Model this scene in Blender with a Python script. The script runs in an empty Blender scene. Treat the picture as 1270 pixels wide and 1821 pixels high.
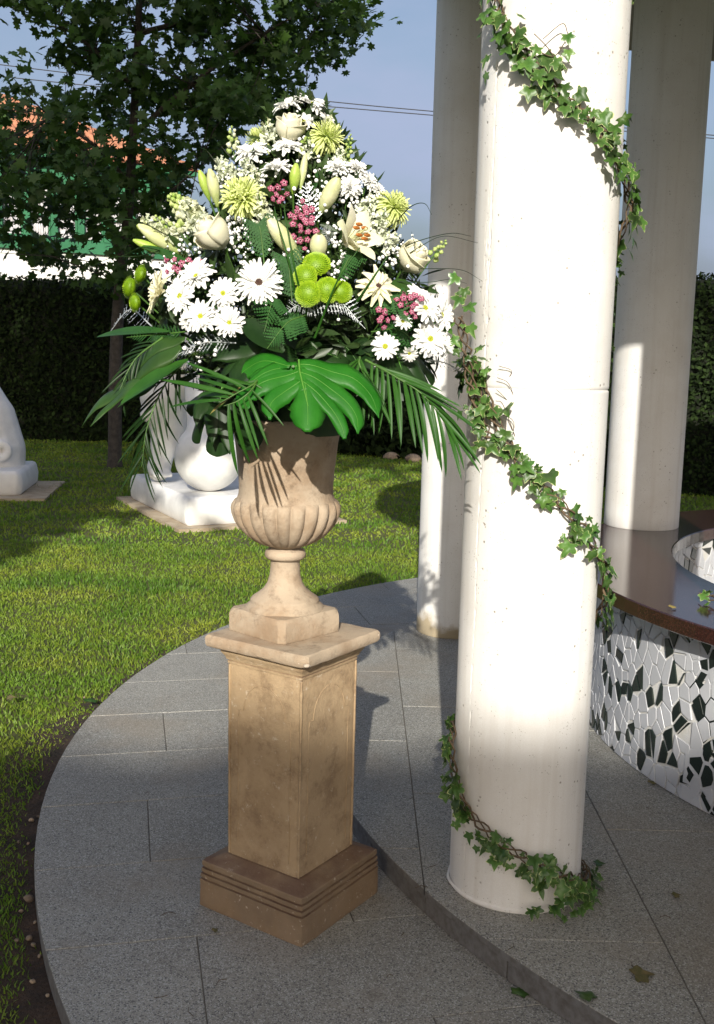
import bpy, math, random
import numpy as np
from math import sin, cos, pi, radians, sqrt, atan2
from mathutils import Vector, Matrix, noise as mnoise
random.seed(7); RNG = np.random.default_rng(7)
S = bpy.context.scene
COL = S.collection

# ------------------------------------------------------------ camera, sky, sun, exposure
PITCH, ROLL, CAMH, FPX = 0.14915, 0.02346, 1.6, 1860.0
_f = Vector((0, cos(PITCH), -sin(PITCH))); _rt = Vector((1, 0, 0)); _up = _rt.cross(_f)
CX = _rt * cos(ROLL) + _up * sin(ROLL); CU = _up * cos(ROLL) - _rt * sin(ROLL); CW = _f
cam_data = bpy.data.cameras.new('camera'); cam = bpy.data.objects.new('camera', cam_data); COL.objects.link(cam)
cam.matrix_world = Matrix(((CX.x, CU.x, -CW.x, 0), (CX.y, CU.y, -CW.y, 0), (CX.z, CU.z, -CW.z, CAMH), (0, 0, 0, 1)))
cam_data.sensor_fit = 'VERTICAL'; cam_data.sensor_height = 36.0; cam_data.lens = 36.0 * FPX / 1821.0
cam_data.clip_start = 0.05; cam_data.clip_end = 2000
S.camera = cam

SUN_EL, SUN_AZ = radians(24.8), radians(3.3)          # travel direction: away from the camera, a little to the right
world = bpy.data.worlds.new('World'); S.world = world; world.use_nodes = True
wn = world.node_tree.nodes; wl = world.node_tree.links
for n in list(wn): wn.remove(n)
wo = wn.new('ShaderNodeOutputWorld'); bg = wn.new('ShaderNodeBackground'); sky = wn.new('ShaderNodeTexSky')
sky.sky_type = 'NISHITA'; sky.sun_disc = False; sky.sun_elevation = SUN_EL; sky.sun_rotation = pi + SUN_AZ
sky.air_density = 1.0; sky.dust_density = 7.0; sky.ozone_density = 1.4
tc = wn.new('ShaderNodeTexCoord'); mp = wn.new('ShaderNodeMapping'); mp.inputs['Scale'].default_value = (1.0, 1.0, 2.4)
nz = wn.new('ShaderNodeTexNoise'); nz.inputs['Scale'].default_value = 3.1; nz.inputs['Detail'].default_value = 6
nz.inputs['Roughness'].default_value = 0.52
cr = wn.new('ShaderNodeValToRGB'); cr.color_ramp.elements[0].position = 0.42; cr.color_ramp.elements[1].position = 0.66
cr.color_ramp.elements[0].color = (0.22, 0.22, 0.22, 1); cr.color_ramp.elements[1].color = (0.9, 0.9, 0.9, 1)
mx = wn.new('ShaderNodeMix'); mx.data_type = 'RGBA'
mx.inputs['B'].default_value = (2.4, 2.8, 3.95, 1)
wl.new(tc.outputs['Generated'], mp.inputs['Vector']); wl.new(mp.outputs['Vector'], nz.inputs['Vector'])
wl.new(nz.outputs['Fac'], cr.inputs['Fac']); wl.new(cr.outputs['Color'], mx.inputs['Factor'])
wl.new(sky.outputs['Color'], mx.inputs['A']); wl.new(mx.outputs['Result'], bg.inputs['Color'])
bg.inputs['Strength'].default_value = 0.12
wl.new(bg.outputs['Background'], wo.inputs['Surface'])

sun_data = bpy.data.lights.new('sun', 'SUN'); sun_data.energy = 4.4; sun_data.angle = radians(0.5)
sun_data.color = (1.0, 0.95, 0.86)
sun = bpy.data.objects.new('sun', sun_data); COL.objects.link(sun)
SUND = Vector((sin(SUN_AZ) * cos(SUN_EL), cos(SUN_AZ) * cos(SUN_EL), -sin(SUN_EL)))
sun.rotation_euler = SUND.to_track_quat('-Z', 'Y').to_euler(); sun.location = (-2, -10, 9)

S.view_settings.view_transform = 'Standard'; S.view_settings.look = 'None'
S.view_settings.exposure = 0.57; S.view_settings.gamma = 1.0; S.view_settings.use_curve_mapping = False
S.render.engine = 'CYCLES'; S.cycles.max_bounces = 6; S.cycles.diffuse_bounces = 3; S.cycles.glossy_bounces = 3
S.cycles.transmission_bounces = 4; S.cycles.transparent_max_bounces = 6

# ------------------------------------------------------------ helpers
def ray(px, py):
    """direction of sight through a point of the photograph (survey of where things stand)"""
    return CW + CX * ((px - 635) / FPX) - CU * ((py - 910.5) / FPX)
ORI = Vector((0, 0, CAMH))
def atY(px, py, Y):
    d = ray(px, py); return ORI + d * (Y / d.y)
def atZ(px, py, Z):
    d = ray(px, py); return ORI + d * ((Z - CAMH) / d.z)

def tag(o, label=None, cat=None, group=None, kind=None):
    if label: o['label'] = label
    if cat: o['category'] = cat
    if group: o['group'] = group
    if kind: o['kind'] = kind
    return o
def empty(name, loc=(0, 0, 0), **k):
    o = bpy.data.objects.new(name, None); COL.objects.link(o); o.location = loc; o.empty_display_size = .05
    return tag(o, **k)
def link(name, me, parent=None, loc=None, rot=None, scale=None, mw=None, **k):
    o = bpy.data.objects.new(name, me); COL.objects.link(o)
    if parent: o.parent = parent
    if loc is not None: o.location = loc
    if rot is not None: o.rotation_euler = rot
    if scale is not None: o.scale = scale if hasattr(scale, '__len__') else (scale,) * 3
    if mw is not None: o.matrix_basis = mw
    return tag(o, **k)

class MB:
    def __init__(s): s.v = []; s.f = []; s.mi = []; s.cur = 0
    def add(s, vs, fs):
        b = len(s.v); s.v.extend([tuple(v) for v in vs]); s.f.extend([tuple(b + i for i in f) for f in fs])
        s.mi.extend([s.cur] * len(fs))
    def grid(s, rows, close=False):
        n = len(rows[0]); vs = [p for r in rows for p in r]; fs = []
        for i in range(len(rows) - 1):
            for j in range(n if close else n - 1):
                k = (j + 1) % n; fs.append((i * n + j, i * n + k, (i + 1) * n + k, (i + 1) * n + j))
        s.add(vs, fs)
    def tube(s, pts, r, n=6, caps=True):
        pts = [Vector(p) for p in pts]; rows = []; prev = None
        for i, p in enumerate(pts):
            t = (pts[min(i + 1, len(pts) - 1)] - pts[max(i - 1, 0)])
            if t.length < 1e-9: t = Vector((0, 0, 1))
            t.normalize()
            if prev is None: prev = t.orthogonal()
            a = (prev - t * prev.dot(t))
            a = a.normalized() if a.length > 1e-6 else t.orthogonal().normalized()
            prev = a; b = t.cross(a); rr = r[i] if hasattr(r, '__len__') else r
            rows.append([p + (a * cos(2 * pi * j / n) + b * sin(2 * pi * j / n)) * rr for j in range(n)])
        b0 = len(s.v); s.grid(rows, True)
        if caps:
            s.add(rows[0], [tuple(range(n))[::-1]]); s.add(rows[-1], [tuple(range(n))])
    def lathe(s, prof, n=32, loc=(0, 0, 0), wob=None):
        rows = []
        for (z, r) in prof:
            rows.append([(loc[0] + (r if not wob else wob(z, r, 2 * pi * j / n)) * cos(2 * pi * j / n),
                          loc[1] + (r if not wob else wob(z, r, 2 * pi * j / n)) * sin(2 * pi * j / n), loc[2] + z) for j in range(n)])
        s.grid(rows, True)
    def ball(s, c, r, n=8, m=5, sc=(1, 1, 1)):
        rows = []
        for i in range(m + 1):
            a = -pi / 2 + pi * i / m; a = max(min(a, pi / 2 - .01), -pi / 2 + .01)
            rows.append([(c[0] + r * sc[0] * cos(a) * cos(2 * pi * j / n), c[1] + r * sc[1] * cos(a) * sin(2 * pi * j / n), c[2] + r * sc[2] * sin(a)) for j in range(n)])
        s.grid(rows, True)
    def box(s, lo, hi, M=None):
        vs = [Vector((x, y, z)) for x in (lo[0], hi[0]) for y in (lo[1], hi[1]) for z in (lo[2], hi[2])]
        if M: vs = [M @ v for v in vs]
        s.add(vs, [(0, 1, 3, 2), (4, 6, 7, 5), (0, 4, 5, 1), (2, 3, 7, 6), (0, 2, 6, 4), (1, 5, 7, 3)])
    def mesh(s, name, mats, smooth=True):
        me = bpy.data.meshes.new(name); me.from_pydata([tuple(v) for v in s.v], [], s.f)
        for m in (mats if isinstance(mats, (list, tuple)) else [mats]): me.materials.append(m)
        if max(s.mi or [0]): me.polygons.foreach_set('material_index', s.mi)
        if smooth: me.polygons.foreach_set('use_smooth', [True] * len(me.polygons))
        me.update(); return me
def weld(me, d=1e-4):
    import bmesh
    bm = bmesh.new(); bm.from_mesh(me); bmesh.ops.remove_doubles(bm, verts=bm.verts, dist=d)
    bmesh.ops.recalc_face_normals(bm, faces=bm.faces); bm.to_mesh(me); bm.free(); return me
def np_mesh(name, V, F, mat, smooth=False, attr=None):
    """V (n,3), F (m,k) all the same size"""
    me = bpy.data.meshes.new(name); n, (m, k) = len(V), F.shape
    me.vertices.add(n); me.vertices.foreach_set('co', V.astype(np.float32).ravel())
    me.loops.add(m * k); me.loops.foreach_set('vertex_index', F.astype(np.int32).ravel())
    me.polygons.add(m); me.polygons.foreach_set('loop_start', np.arange(m, dtype=np.int32) * k)
    me.materials.append(mat)
    if smooth: me.polygons.foreach_set('use_smooth', np.ones(m, bool))
    if attr is not None:
        a = me.attributes.new('tone', 'FLOAT', 'POINT'); a.data.foreach_set('value', attr.astype(np.float32))
    me.update(calc_edges=True); me.validate(); return me
def scatter(name, base_v, base_f, pos, rot, scl, mat, tone=None, smooth=False):
    """many copies of a small shape in one mesh; pos (n,3), rot (n,3,3), scl (n,) or (n,3)"""
    n, k = len(pos), len(base_v); scl = scl[:, None] if scl.ndim == 1 else scl
    V = np.einsum('nij,nkj->nki', rot, base_v[None] * scl[:, None, :]) + pos[:, None]
    F = base_f[None] + (np.arange(n) * k)[:, None, None]
    t = None if tone is None else np.repeat(tone, k)
    return np_mesh(name, V.reshape(-1, 3), F.reshape(-1, base_f.shape[1]), mat, smooth, t)
def rand_rot(n, up=None, spread=1.0):
    """random frames whose z axis is near `up` (n,3)"""
    z = RNG.normal(size=(n, 3)) * spread
    if up is not None: z = z + up
    z /= np.linalg.norm(z, axis=1)[:, None] + 1e-9
    a = RNG.normal(size=(n, 3)); x = np.cross(a, z); x /= np.linalg.norm(x, axis=1)[:, None] + 1e-9
    y = np.cross(z, x); return np.stack([x, y, z], 2)

# ------------------------------------------------------------ materials
def lin(c): return (c[0], c[1], c[2], 1)
def mat(name, col, rough=.6, var=None, scale=8, detail=4, bump=0, bscale=None, spec=.5, transl=0, tcol=None, tone=None,
        coat=0, lo=.35, hi=.65, objrand=0, extra=None, metal=0, dist=.01, sheen=0, vec='pos', sss=0):
    """procedural principled material: colour mixed with `var` by noise, fine bump, optional translucency"""
    m = bpy.data.materials.new(name); m.use_nodes = True; N = m.node_tree.nodes; L = m.node_tree.links
    p = N['Principled BSDF']; out = N['Material Output']
    p.inputs['Roughness'].default_value = rough; p.inputs['Specular IOR Level'].default_value = spec
    p.inputs['Coat Weight'].default_value = coat; p.inputs['Metallic'].default_value = metal
    g = N.new('ShaderNodeNewGeometry').outputs['Position'] if vec == 'pos' else N.new('ShaderNodeTexCoord').outputs['Object']
    c = None
    def noise_(sc, de, ro=.6):
        t = N.new('ShaderNodeTexNoise'); t.inputs['Scale'].default_value = sc; t.inputs['Detail'].default_value = de
        t.inputs['Roughness'].default_value = ro; L.new(g, t.inputs['Vector']); return t.outputs['Fac']
    def ramp(f, a, b, ca=(0, 0, 0, 1), cb=(1, 1, 1, 1)):
        r = N.new('ShaderNodeValToRGB'); r.color_ramp.elements[0].position = a; r.color_ramp.elements[1].position = b
        r.color_ramp.elements[0].color = ca; r.color_ramp.elements[1].color = cb; L.new(f, r.inputs['Fac']); return r.outputs['Color']
    def mixc(f, a, b, mode='MIX'):
        x = N.new('ShaderNodeMix'); x.data_type = 'RGBA'; x.blend_type = mode
        for s_, v in (('Factor', f), ('A', a), ('B', b)):
            if isinstance(v, (int, float)): x.inputs[s_].default_value = v
            elif isinstance(v, tuple): x.inputs[s_].default_value = v
            else: L.new(v, x.inputs[s_])
        return x.outputs['Result']
    c = lin(col)
    if var is not None: c = mixc(ramp(noise_(scale, detail), lo, hi), c, lin(var))
    if tone is not None:
        at = N.new('ShaderNodeAttribute'); at.attribute_name = 'tone'; c = mixc(at.outputs['Fac'], c, lin(tone))
    if objrand:
        oi = N.new('ShaderNodeObjectInfo'); r = N.new('ShaderNodeMapRange')
        r.inputs['To Min'].default_value = 1 - objrand; r.inputs['To Max'].default_value = 1 + objrand
        L.new(oi.outputs['Random'], r.inputs['Value']); cc = N.new('ShaderNodeCombineColor')
        for i in range(3): L.new(r.outputs['Result'], cc.inputs[i])
        c = mixc(1.0, c, cc.outputs['Color'], 'MULTIPLY')
    H = {'N': N, 'L': L, 'noise': noise_, 'ramp': ramp, 'mix': mixc, 'g': g, 'p': p}
    if extra: c = extra(H, c)
    if isinstance(c, tuple): p.inputs['Base Color'].default_value = c
    else: L.new(c, p.inputs['Base Color'])
    if bump:
        b = N.new('ShaderNodeBump'); b.inputs['Strength'].default_value = bump; b.inputs['Distance'].default_value = dist
        L.new(H['h'] if 'h' in H else noise_(bscale or scale * 4, 5), b.inputs['Height']); L.new(b.outputs['Normal'], p.inputs['Normal'])
    if transl:
        t = N.new('ShaderNodeBsdfTranslucent'); ms = N.new('ShaderNodeMixShader'); ms.inputs[0].default_value = transl
        if tcol: t.inputs['Color'].default_value = lin(tcol)
        elif isinstance(c, tuple): t.inputs['Color'].default_value = c
        else: L.new(c, t.inputs['Color'])
        L.new(p.outputs['BSDF'], ms.inputs[1]); L.new(t.outputs['BSDF'], ms.inputs[2]); L.new(ms.outputs[0], out.inputs['Surface'])
    return m
def vor(H, scale, feat='F1', rnd=1.0):
    t = H['N'].new('ShaderNodeTexVoronoi'); t.feature = feat; t.inputs['Scale'].default_value = scale
    t.inputs['Randomness'].default_value = rnd; H['L'].new(H['g'], t.inputs['Vector']); return t
def mathn(H, op, a, b=None):
    m = H['N'].new('ShaderNodeMath'); m.operation = op
    for i, v in enumerate((a, b)):
        if v is None: continue
        if isinstance(v, (int, float)): m.inputs[i].default_value = v
        else: H['L'].new(v, m.inputs[i])
    return m.outputs[0]

STAIN = [False]
def concrete_extra(H, c):
    v = vor(H, 38); n = H['noise'](7, 3)
    pit = H['ramp'](v.outputs['Distance'], .07, .17)              # small blow holes, only some cells
    keep = H['ramp'](n, .54, .58)
    inv = H['mix'](keep, (1, 1, 1, 1), pit)
    v2 = vor(H, 120); pit2 = H['ramp'](v2.outputs['Distance'], .08, .22); k2 = H['ramp'](H['noise'](23, 2), .54, .58)
    inv = H['mix'](1.0, inv, H['mix'](k2, (1, 1, 1, 1), pit2), 'MULTIPLY')
    # vertical shutter streaks
    sp = H['N'].new('ShaderNodeMapping'); sp.inputs['Scale'].default_value = (30, 30, 1.2); H['L'].new(H['g'], sp.inputs['Vector'])
    t = H['N'].new('ShaderNodeTexNoise'); t.inputs['Scale'].default_value = 1; t.inputs['Detail'].default_value = 4
    H['L'].new(sp.outputs['Vector'], t.inputs['Vector'])
    c = H['mix'](mathn(H, 'MULTIPLY', H['ramp'](t.outputs['Fac'], .5, .85), .5), c, (.52, .475, .41, 1))
    c = H['mix'](mathn(H, 'MULTIPLY', H['ramp'](H['noise'](300, 2), .3, .8), .4), c, (.58, .55, .50, 1))
    c = H['mix'](mathn(H, 'MULTIPLY', H['ramp'](H['noise'](3.1, 6, .6), .52, .72), .45), c, (.58, .54, .48, 1))
    sx = H['N'].new('ShaderNodeSeparateXYZ'); H['L'].new(H['g'], sx.inputs[0])      # damp stain at the foot, ragged
    foot = H['ramp'](mathn(H, 'ADD', sx.outputs['Z'], mathn(H, 'MULTIPLY', H['noise'](9, 4), -.25)), -.04, .08)
    if not H.get('stain', STAIN[0]): foot = 1.0
    c = H['mix'](foot, (.40, .33, .22, 1), c)
    c = H['mix'](inv, (.34, .31, .27, 1), c)
    H['h'] = H['mix'](.06, inv, H['noise'](160, 4)); return c
M = {}
M['concrete'] = mat('cast_concrete', (.78, .772, .75), .75, (.72, .71, .68), 2.2, 5, bump=.5, dist=.004, extra=concrete_extra)

STAIN[0] = True; M['concrete_stained'] = mat('stained_cast_concrete', (.78, .772, .75), .75, (.72, .71, .68), 2.2, 5, bump=.5, dist=.004, extra=concrete_extra)
def granite_extra(H, c):
    a = vor(H, 290); col = H['N'].new('ShaderNodeSeparateColor'); H['L'].new(a.outputs['Color'], col.inputs[0])
    c = H['mix'](H['ramp'](col.outputs[0], .72, .84), c, (.08, .08, .078, 1))
    c = H['mix'](H['ramp'](col.outputs[1], .72, .84), c, (.44, .44, .41, 1))
    c = H['mix'](H['ramp'](H['noise'](420, 2), .45, .7), c, (.17, .165, .155, 1))
    c = H['mix'](H['ramp'](H['noise'](1.3, 5), .50, .80), c, (.24, .195, .14, 1))
    c = H['mix'](mathn(H, 'MULTIPLY', H['ramp'](H['noise'](3.2, 6, .7), .6, .7), .35), c, (.10, .085, .065, 1))
    sp = vor(H, 75); s2 = H['N'].new('ShaderNodeSeparateColor'); H['L'].new(sp.outputs['Color'], s2.inputs[0])
    return c
M['granite'] = mat('grey_granite', (.315, .305, .262), .66, (.24, .232, .198), 3, 5, bump=.25, bscale=260, dist=.002, objrand=.11, extra=granite_extra)
M['granite_edge'] = mat('rough_granite_edge', (.17, .165, .16), .8, (.11, .10, .09), 40, 5, bump=.5, bscale=160, dist=.004)
M['joint'] = mat('joint_mortar', (.09, .08, .065), .9, (.16, .145, .12), 9, 4)

def stone_extra(H, c):
    c = H['mix'](mathn(H, 'MULTIPLY', H['ramp'](H['noise'](5.5, 7, .68), .44, .66), .85), c, (.25, .165, .09, 1))       # brown weathering
    c = H['mix'](mathn(H, 'MULTIPLY', H['ramp'](H['noise'](11, 8, .78), .50, .72), .62), c, (.16, .105, .06, 1))        # dark algae blotches
    c = H['mix'](mathn(H, 'MULTIPLY', H['ramp'](H['noise'](45, 5, .75), .60, .70), .6), c, (.62, .54, .43, 1))  # pale chips
    gn = H['N'].new('ShaderNodeNewGeometry'); s = H['N'].new('ShaderNodeSeparateXYZ'); H['L'].new(gn.outputs['Normal'], s.inputs[0])
    up = mathn(H, 'MULTIPLY', H['ramp'](s.outputs['Z'], .75, .98), H['ramp'](H['noise'](8, 5), .3, .6))
    return H['mix'](mathn(H, 'MULTIPLY', up, .75), c, (.11, .055, .035, 1))     # dirt lying on ledges
M['stone'] = mat('tan_cast_stone', (.43, .315, .19), .85, (.36, .255, .145), 3, 5, bump=.55, bscale=95, dist=.004, extra=stone_extra)
M['stone_base'] = mat('weathered_cast_stone', (.28, .20, .125), .9, (.18, .125, .078), 4, 6, bump=.6, bscale=90, dist=.005, extra=stone_extra)
def stone2_extra(H, c):
    c = H['mix'](H['ramp'](H['noise'](7, 6, .65), .44, .64), c, (.29, .205, .13, 1))
    return H['mix'](mathn(H, 'MULTIPLY', H['ramp'](H['noise'](15, 6, .75), .54, .70), .7), c, (.15, .105, .065, 1))
M['stone2'] = mat('pinkish_cast_stone', (.41, .325, .235), .85, (.35, .28, .20), 4, 5, bump=.55, bscale=100, dist=.004, extra=stone2_extra)
M['chip'] = mat('fresh_stone_chip', (.46, .38, .29), .9, (.5, .42, .33), 80, 3, bump=.6, bscale=200)
M['groove'] = mat('dirt_in_groove', (.22, .15, .09), .9, (.3, .21, .13), 40, 3)

def marble_extra(H, c):
    c = H['mix'](mathn(H, 'MULTIPLY', H['ramp'](H['noise'](3.5, 6, .6), .48, .72), .35), c, (.45, .44, .42, 1))
    return c
M['marble'] = mat('white_marble', (.80, .79, .76), .45, (.70, .69, .67), 6, 6, bump=.25, bscale=60, dist=.006, extra=marble_extra)
M['plinth_slab'] = mat('sandy_concrete', (.42, .35, .25), .9, (.30, .23, .15), 7, 5, bump=.5, bscale=60)

def red_extra(H, c):
    a = vor(H, 230); s = H['N'].new('ShaderNodeSeparateColor'); H['L'].new(a.outputs['Color'], s.inputs[0])
    c = H['mix'](H['ramp'](s.outputs[0], .7, .85), c, (.055, .022, .018, 1))
    return H['mix'](H['ramp'](s.outputs[1], .75, .85), c, (.025, .012, .012, 1))
M['red_granite'] = mat('polished_red_granite', (.042, .016, .013), .12, (.03, .011, .010), 12, 4, bump=.02, bscale=9, extra=red_extra, spec=.55)
M['tile_white'] = mat('white_glazed_tile', (.47, .48, .50), .34, objrand=.05, bump=.05, bscale=30)
M['tile_black'] = mat('dark_green_black_tile', (.012, .02, .016), .16, objrand=.3, bump=.05, bscale=30)
M['grout'] = mat('pale_grout', (.50, .50, .49), .9, (.48, .47, .43), 25, 4, bump=.3, bscale=200)

M['soil'] = mat('bare_soil', (.075, .045, .028), .95, (.03, .02, .013), 9, 8, bump=1, bscale=60, dist=.03)
M['ground'] = mat('mown_lawn_ground', (.07, .09, .014), .95, (.11, .11, .03), 1.4, 6, bump=1, bscale=90, dist=.03)
M['grass'] = mat('grass_blades', (.16, .265, .018), .6, (.27, .32, .03), 1.6, 6, tone=(.085, .185, .014), transl=.35, lo=.4, hi=.62)
M['pebble'] = mat('field_pebble', (.30, .23, .16), .8, (.16, .12, .09), 30, 4, objrand=.4, bump=.3)

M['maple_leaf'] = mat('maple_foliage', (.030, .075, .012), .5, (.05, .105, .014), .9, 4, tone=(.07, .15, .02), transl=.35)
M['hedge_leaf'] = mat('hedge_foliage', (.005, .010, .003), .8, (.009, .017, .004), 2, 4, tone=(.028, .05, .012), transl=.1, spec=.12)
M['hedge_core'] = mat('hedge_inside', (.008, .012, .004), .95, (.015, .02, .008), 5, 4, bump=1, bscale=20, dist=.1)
M['bark'] = mat('tree_bark', (.09, .075, .06), .9, (.045, .037, .03), 14, 6, bump=1, bscale=50, dist=.02)

def leafmat(name, col, var, rough=.35, scale=30, **k): return mat(name, col, rough, var, scale, 4, **k)
M['monstera'] = leafmat('monstera_leaf', (.014, .115, .008), (.024, .15, .012), .42, 14, transl=.18, bump=.1, bscale=40, spec=.18)
M['monstera_back'] = leafmat('leaf_underside', (.035, .085, .014), (.022, .055, .010), .42, 12, transl=.15, spec=.3)
M['vein'] = mat('leaf_vein', (.10, .27, .035), .4, transl=.2)
M['palm'] = leafmat('palm_leaflet', (.018, .070, .008), (.03, .10, .012), .45, 12, transl=.15, spec=.22)
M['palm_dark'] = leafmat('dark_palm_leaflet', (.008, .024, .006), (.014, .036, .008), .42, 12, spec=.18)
M['palm_dry'] = leafmat('dry_palm_leaflet', (.30, .22, .07), (.10, .13, .025), .5, 25)
M['fern'] = leafmat('leather_fern', (.018, .075, .014), (.03, .105, .02), .6, 20, transl=.2, spec=.25)
M['silver'] = mat('white_painted_fern', (.62, .64, .66), .34, (.30, .34, .33), 45, 4, metal=.35, bump=.1)
M['filler'] = mat('dark_filler_leaf', (.012, .030, .007), .45, (.03, .06, .012), 8, 4, tone=(.045, .085, .02), transl=.1)
M['stem'] = mat('flower_stem', (.07, .16, .025), .5, (.05, .11, .02), 30, 3, transl=.1)
M['white_petal'] = mat('white_petal', (.86, .86, .83), .55, (.78, .78, .74), 40, 3, transl=.22)
M['cream_petal'] = mat('cream_petal', (.84, .80, .62), .5, (.80, .78, .50), 14, 3, transl=.25)
M['rose_petal'] = mat('cream_rose_petal', (.86, .82, .66), .45, (.80, .78, .56), 9, 3, transl=.25)
M['lily_petal'] = mat('cream_lily_petal', (.86, .83, .66), .4, (.78, .80, .45), 12, 3, transl=.25)
M['lily_bud'] = mat('green_lily_bud', (.60, .64, .30), .45, (.74, .73, .46), 14, 4, transl=.2, tone=(.26, .38, .06), bump=.15, bscale=120)
M['lily_bud_green'] = mat('fresh_green_bud', (.34, .50, .06), .45, (.46, .58, .12), 14, 3, transl=.2, tone=(.16, .30, .03), bump=.15, bscale=120)
M['mum'] = mat('lime_spider_floret', (.58, .68, .13), .45, (.42, .56, .06), 30, 3, tone=(.74, .80, .36), transl=.3)
M['button'] = mat('lime_button_floret', (.25, .42, .008), .5, (.16, .30, .006), 60, 3, tone=(.40, .55, .02), transl=.25)
M['daisy_eye'] = mat('yellow_green_disc', (.48, .47, .02), .7, (.30, .36, .02), 300, 3, bump=1, bscale=500, dist=.003)
M['gerbera_eye'] = mat('dark_brown_disc', (.035, .015, .010), .8, (.10, .05, .03), 260, 3, bump=1, bscale=400, dist=.003)
M['stamen'] = mat('orange_anther', (.42, .14, .015), .7, (.28, .09, .01), 80, 3)
M['wax'] = mat('pink_waxflower', (.26, .03, .085), .45, (.42, .12, .19), 160, 3, transl=.15)
M['wax_eye'] = mat('waxflower_rim', (.58, .30, .36), .4, (.45, .18, .25), 200, 2)
M['snap'] = mat('pale_green_bud', (.62, .66, .38), .5, (.74, .75, .58), 60, 3, transl=.25)
M['snap_green'] = mat('green_spike_bud', (.30, .44, .08), .5, (.55, .62, .25), 60, 3, transl=.2)
M['stock'] = mat('white_stock_petal', (.82, .84, .74), .5, (.66, .72, .48), 50, 3, transl=.25)
M['breath'] = mat('tiny_white_blossom', (.85, .85, .83), .6)
M['calyx'] = mat('green_calyx', (.16, .26, .06), .5, (.10, .19, .04), 40, 3)
M['foam'] = mat('wet_floral_foam', (.02, .05, .02), .9, (.03, .06, .02), 50, 3)
M['vine'] = mat('ivy_vine', (.13, .085, .045), .8, (.07, .05, .03), 60, 3)
def ivy_extra(H, c):
    at = H['N'].new('ShaderNodeAttribute'); at.attribute_name = 'tone'
    edge = mathn(H, 'ADD', at.outputs['Fac'], mathn(H, 'MULTIPLY', mathn(H, 'SUBTRACT', H['noise'](70, 3), .5), 1.3))
    return H['mix'](H['ramp'](edge, .82, .95), c, (.55, .60, .26, 1))          # the leaf's own pale variegated margin
M['ivy'] = mat('variegated_ivy_leaf', (.040, .105, .018), .42, (.085, .17, .035), 30, 3, objrand=.35, transl=.2, extra=ivy_extra)
M['ivy_plain'] = mat('plain_ivy_leaf', (.035, .10, .018), .35, (.08, .15, .03), 25, 3, objrand=.4, transl=.15)
M['dry_leaf'] = mat('dry_leaf', (.13, .10, .04), .8, (.07, .07, .02), 60, 3)
M['green_wood'] = mat('green_painted_wood', (.035, .165, .075), .5, (.026, .13, .058), 3, 4, bump=.1)
M['curtain'] = mat('white_lace_curtain', (.55, .55, .57), .9, (.36, .34, .35), 5, 4)
M['glass'] = mat('dark_window_glass', (.05, .06, .07), .06, spec=.8)
M['render_wall'] = mat('white_rendered_wall', (.80, .80, .77), .9, (.68, .68, .64), 1.2, 5, bump=.2)
M['roof_tile'] = mat('orange_clay_tile', (.42, .18, .10), .85, (.27, .12, .07), 1.7, 5, bump=.4, bscale=10, dist=.03)
M['wire'] = mat('black_cable', (.02, .02, .022), .6)
M['plaster'] = mat('roof_slab_plaster', (.40, .37, .33), .9, (.32, .29, .26), 2, 5, bump=.3)

# ------------------------------------------------------------ the setting: ground, lawn, soil
CC = Vector((2.906, 4.255, 0)); R1, R2, ZUP = 4.066, 3.045, .081; LAWN = -.085
def disc_sheet(r0, r1, a0, a1, z, n=64, wob=0):
    rows = []
    for rr, k in ((r0, 0), (r1, 1)):
        rows.append([(CC.x + (rr + (wob * mnoise.noise((a * 3, 5, 0)) + .4 * wob * mnoise.noise((a * 13, 1, 0)) if k else 0)) * cos(a),
                      CC.y + (rr + (wob * mnoise.noise((a * 3, 5, 0)) + .4 * wob * mnoise.noise((a * 13, 1, 0)) if k else 0)) * sin(a), z)
                     for a in [a0 + (a1 - a0) * i / n for i in range(n + 1)]])
    b = MB(); b.grid(rows); return b
g = MB(); s_ = 600.0
nn = 24; rows = [[((i / nn - .5) * 2 * s_, (j / nn - .5) * 2 * s_, LAWN) for i in range(nn + 1)] for j in range(nn + 1)]
g.grid(rows); link('ground', g.mesh('ground', M['ground']), kind='structure')
soil = disc_sheet(R1 - .05, R1 + .16, radians(150), radians(262), LAWN + .006, 160, .13)
link('soil_strip', soil.mesh('soil_strip', M['soil']), kind='structure')

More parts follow.
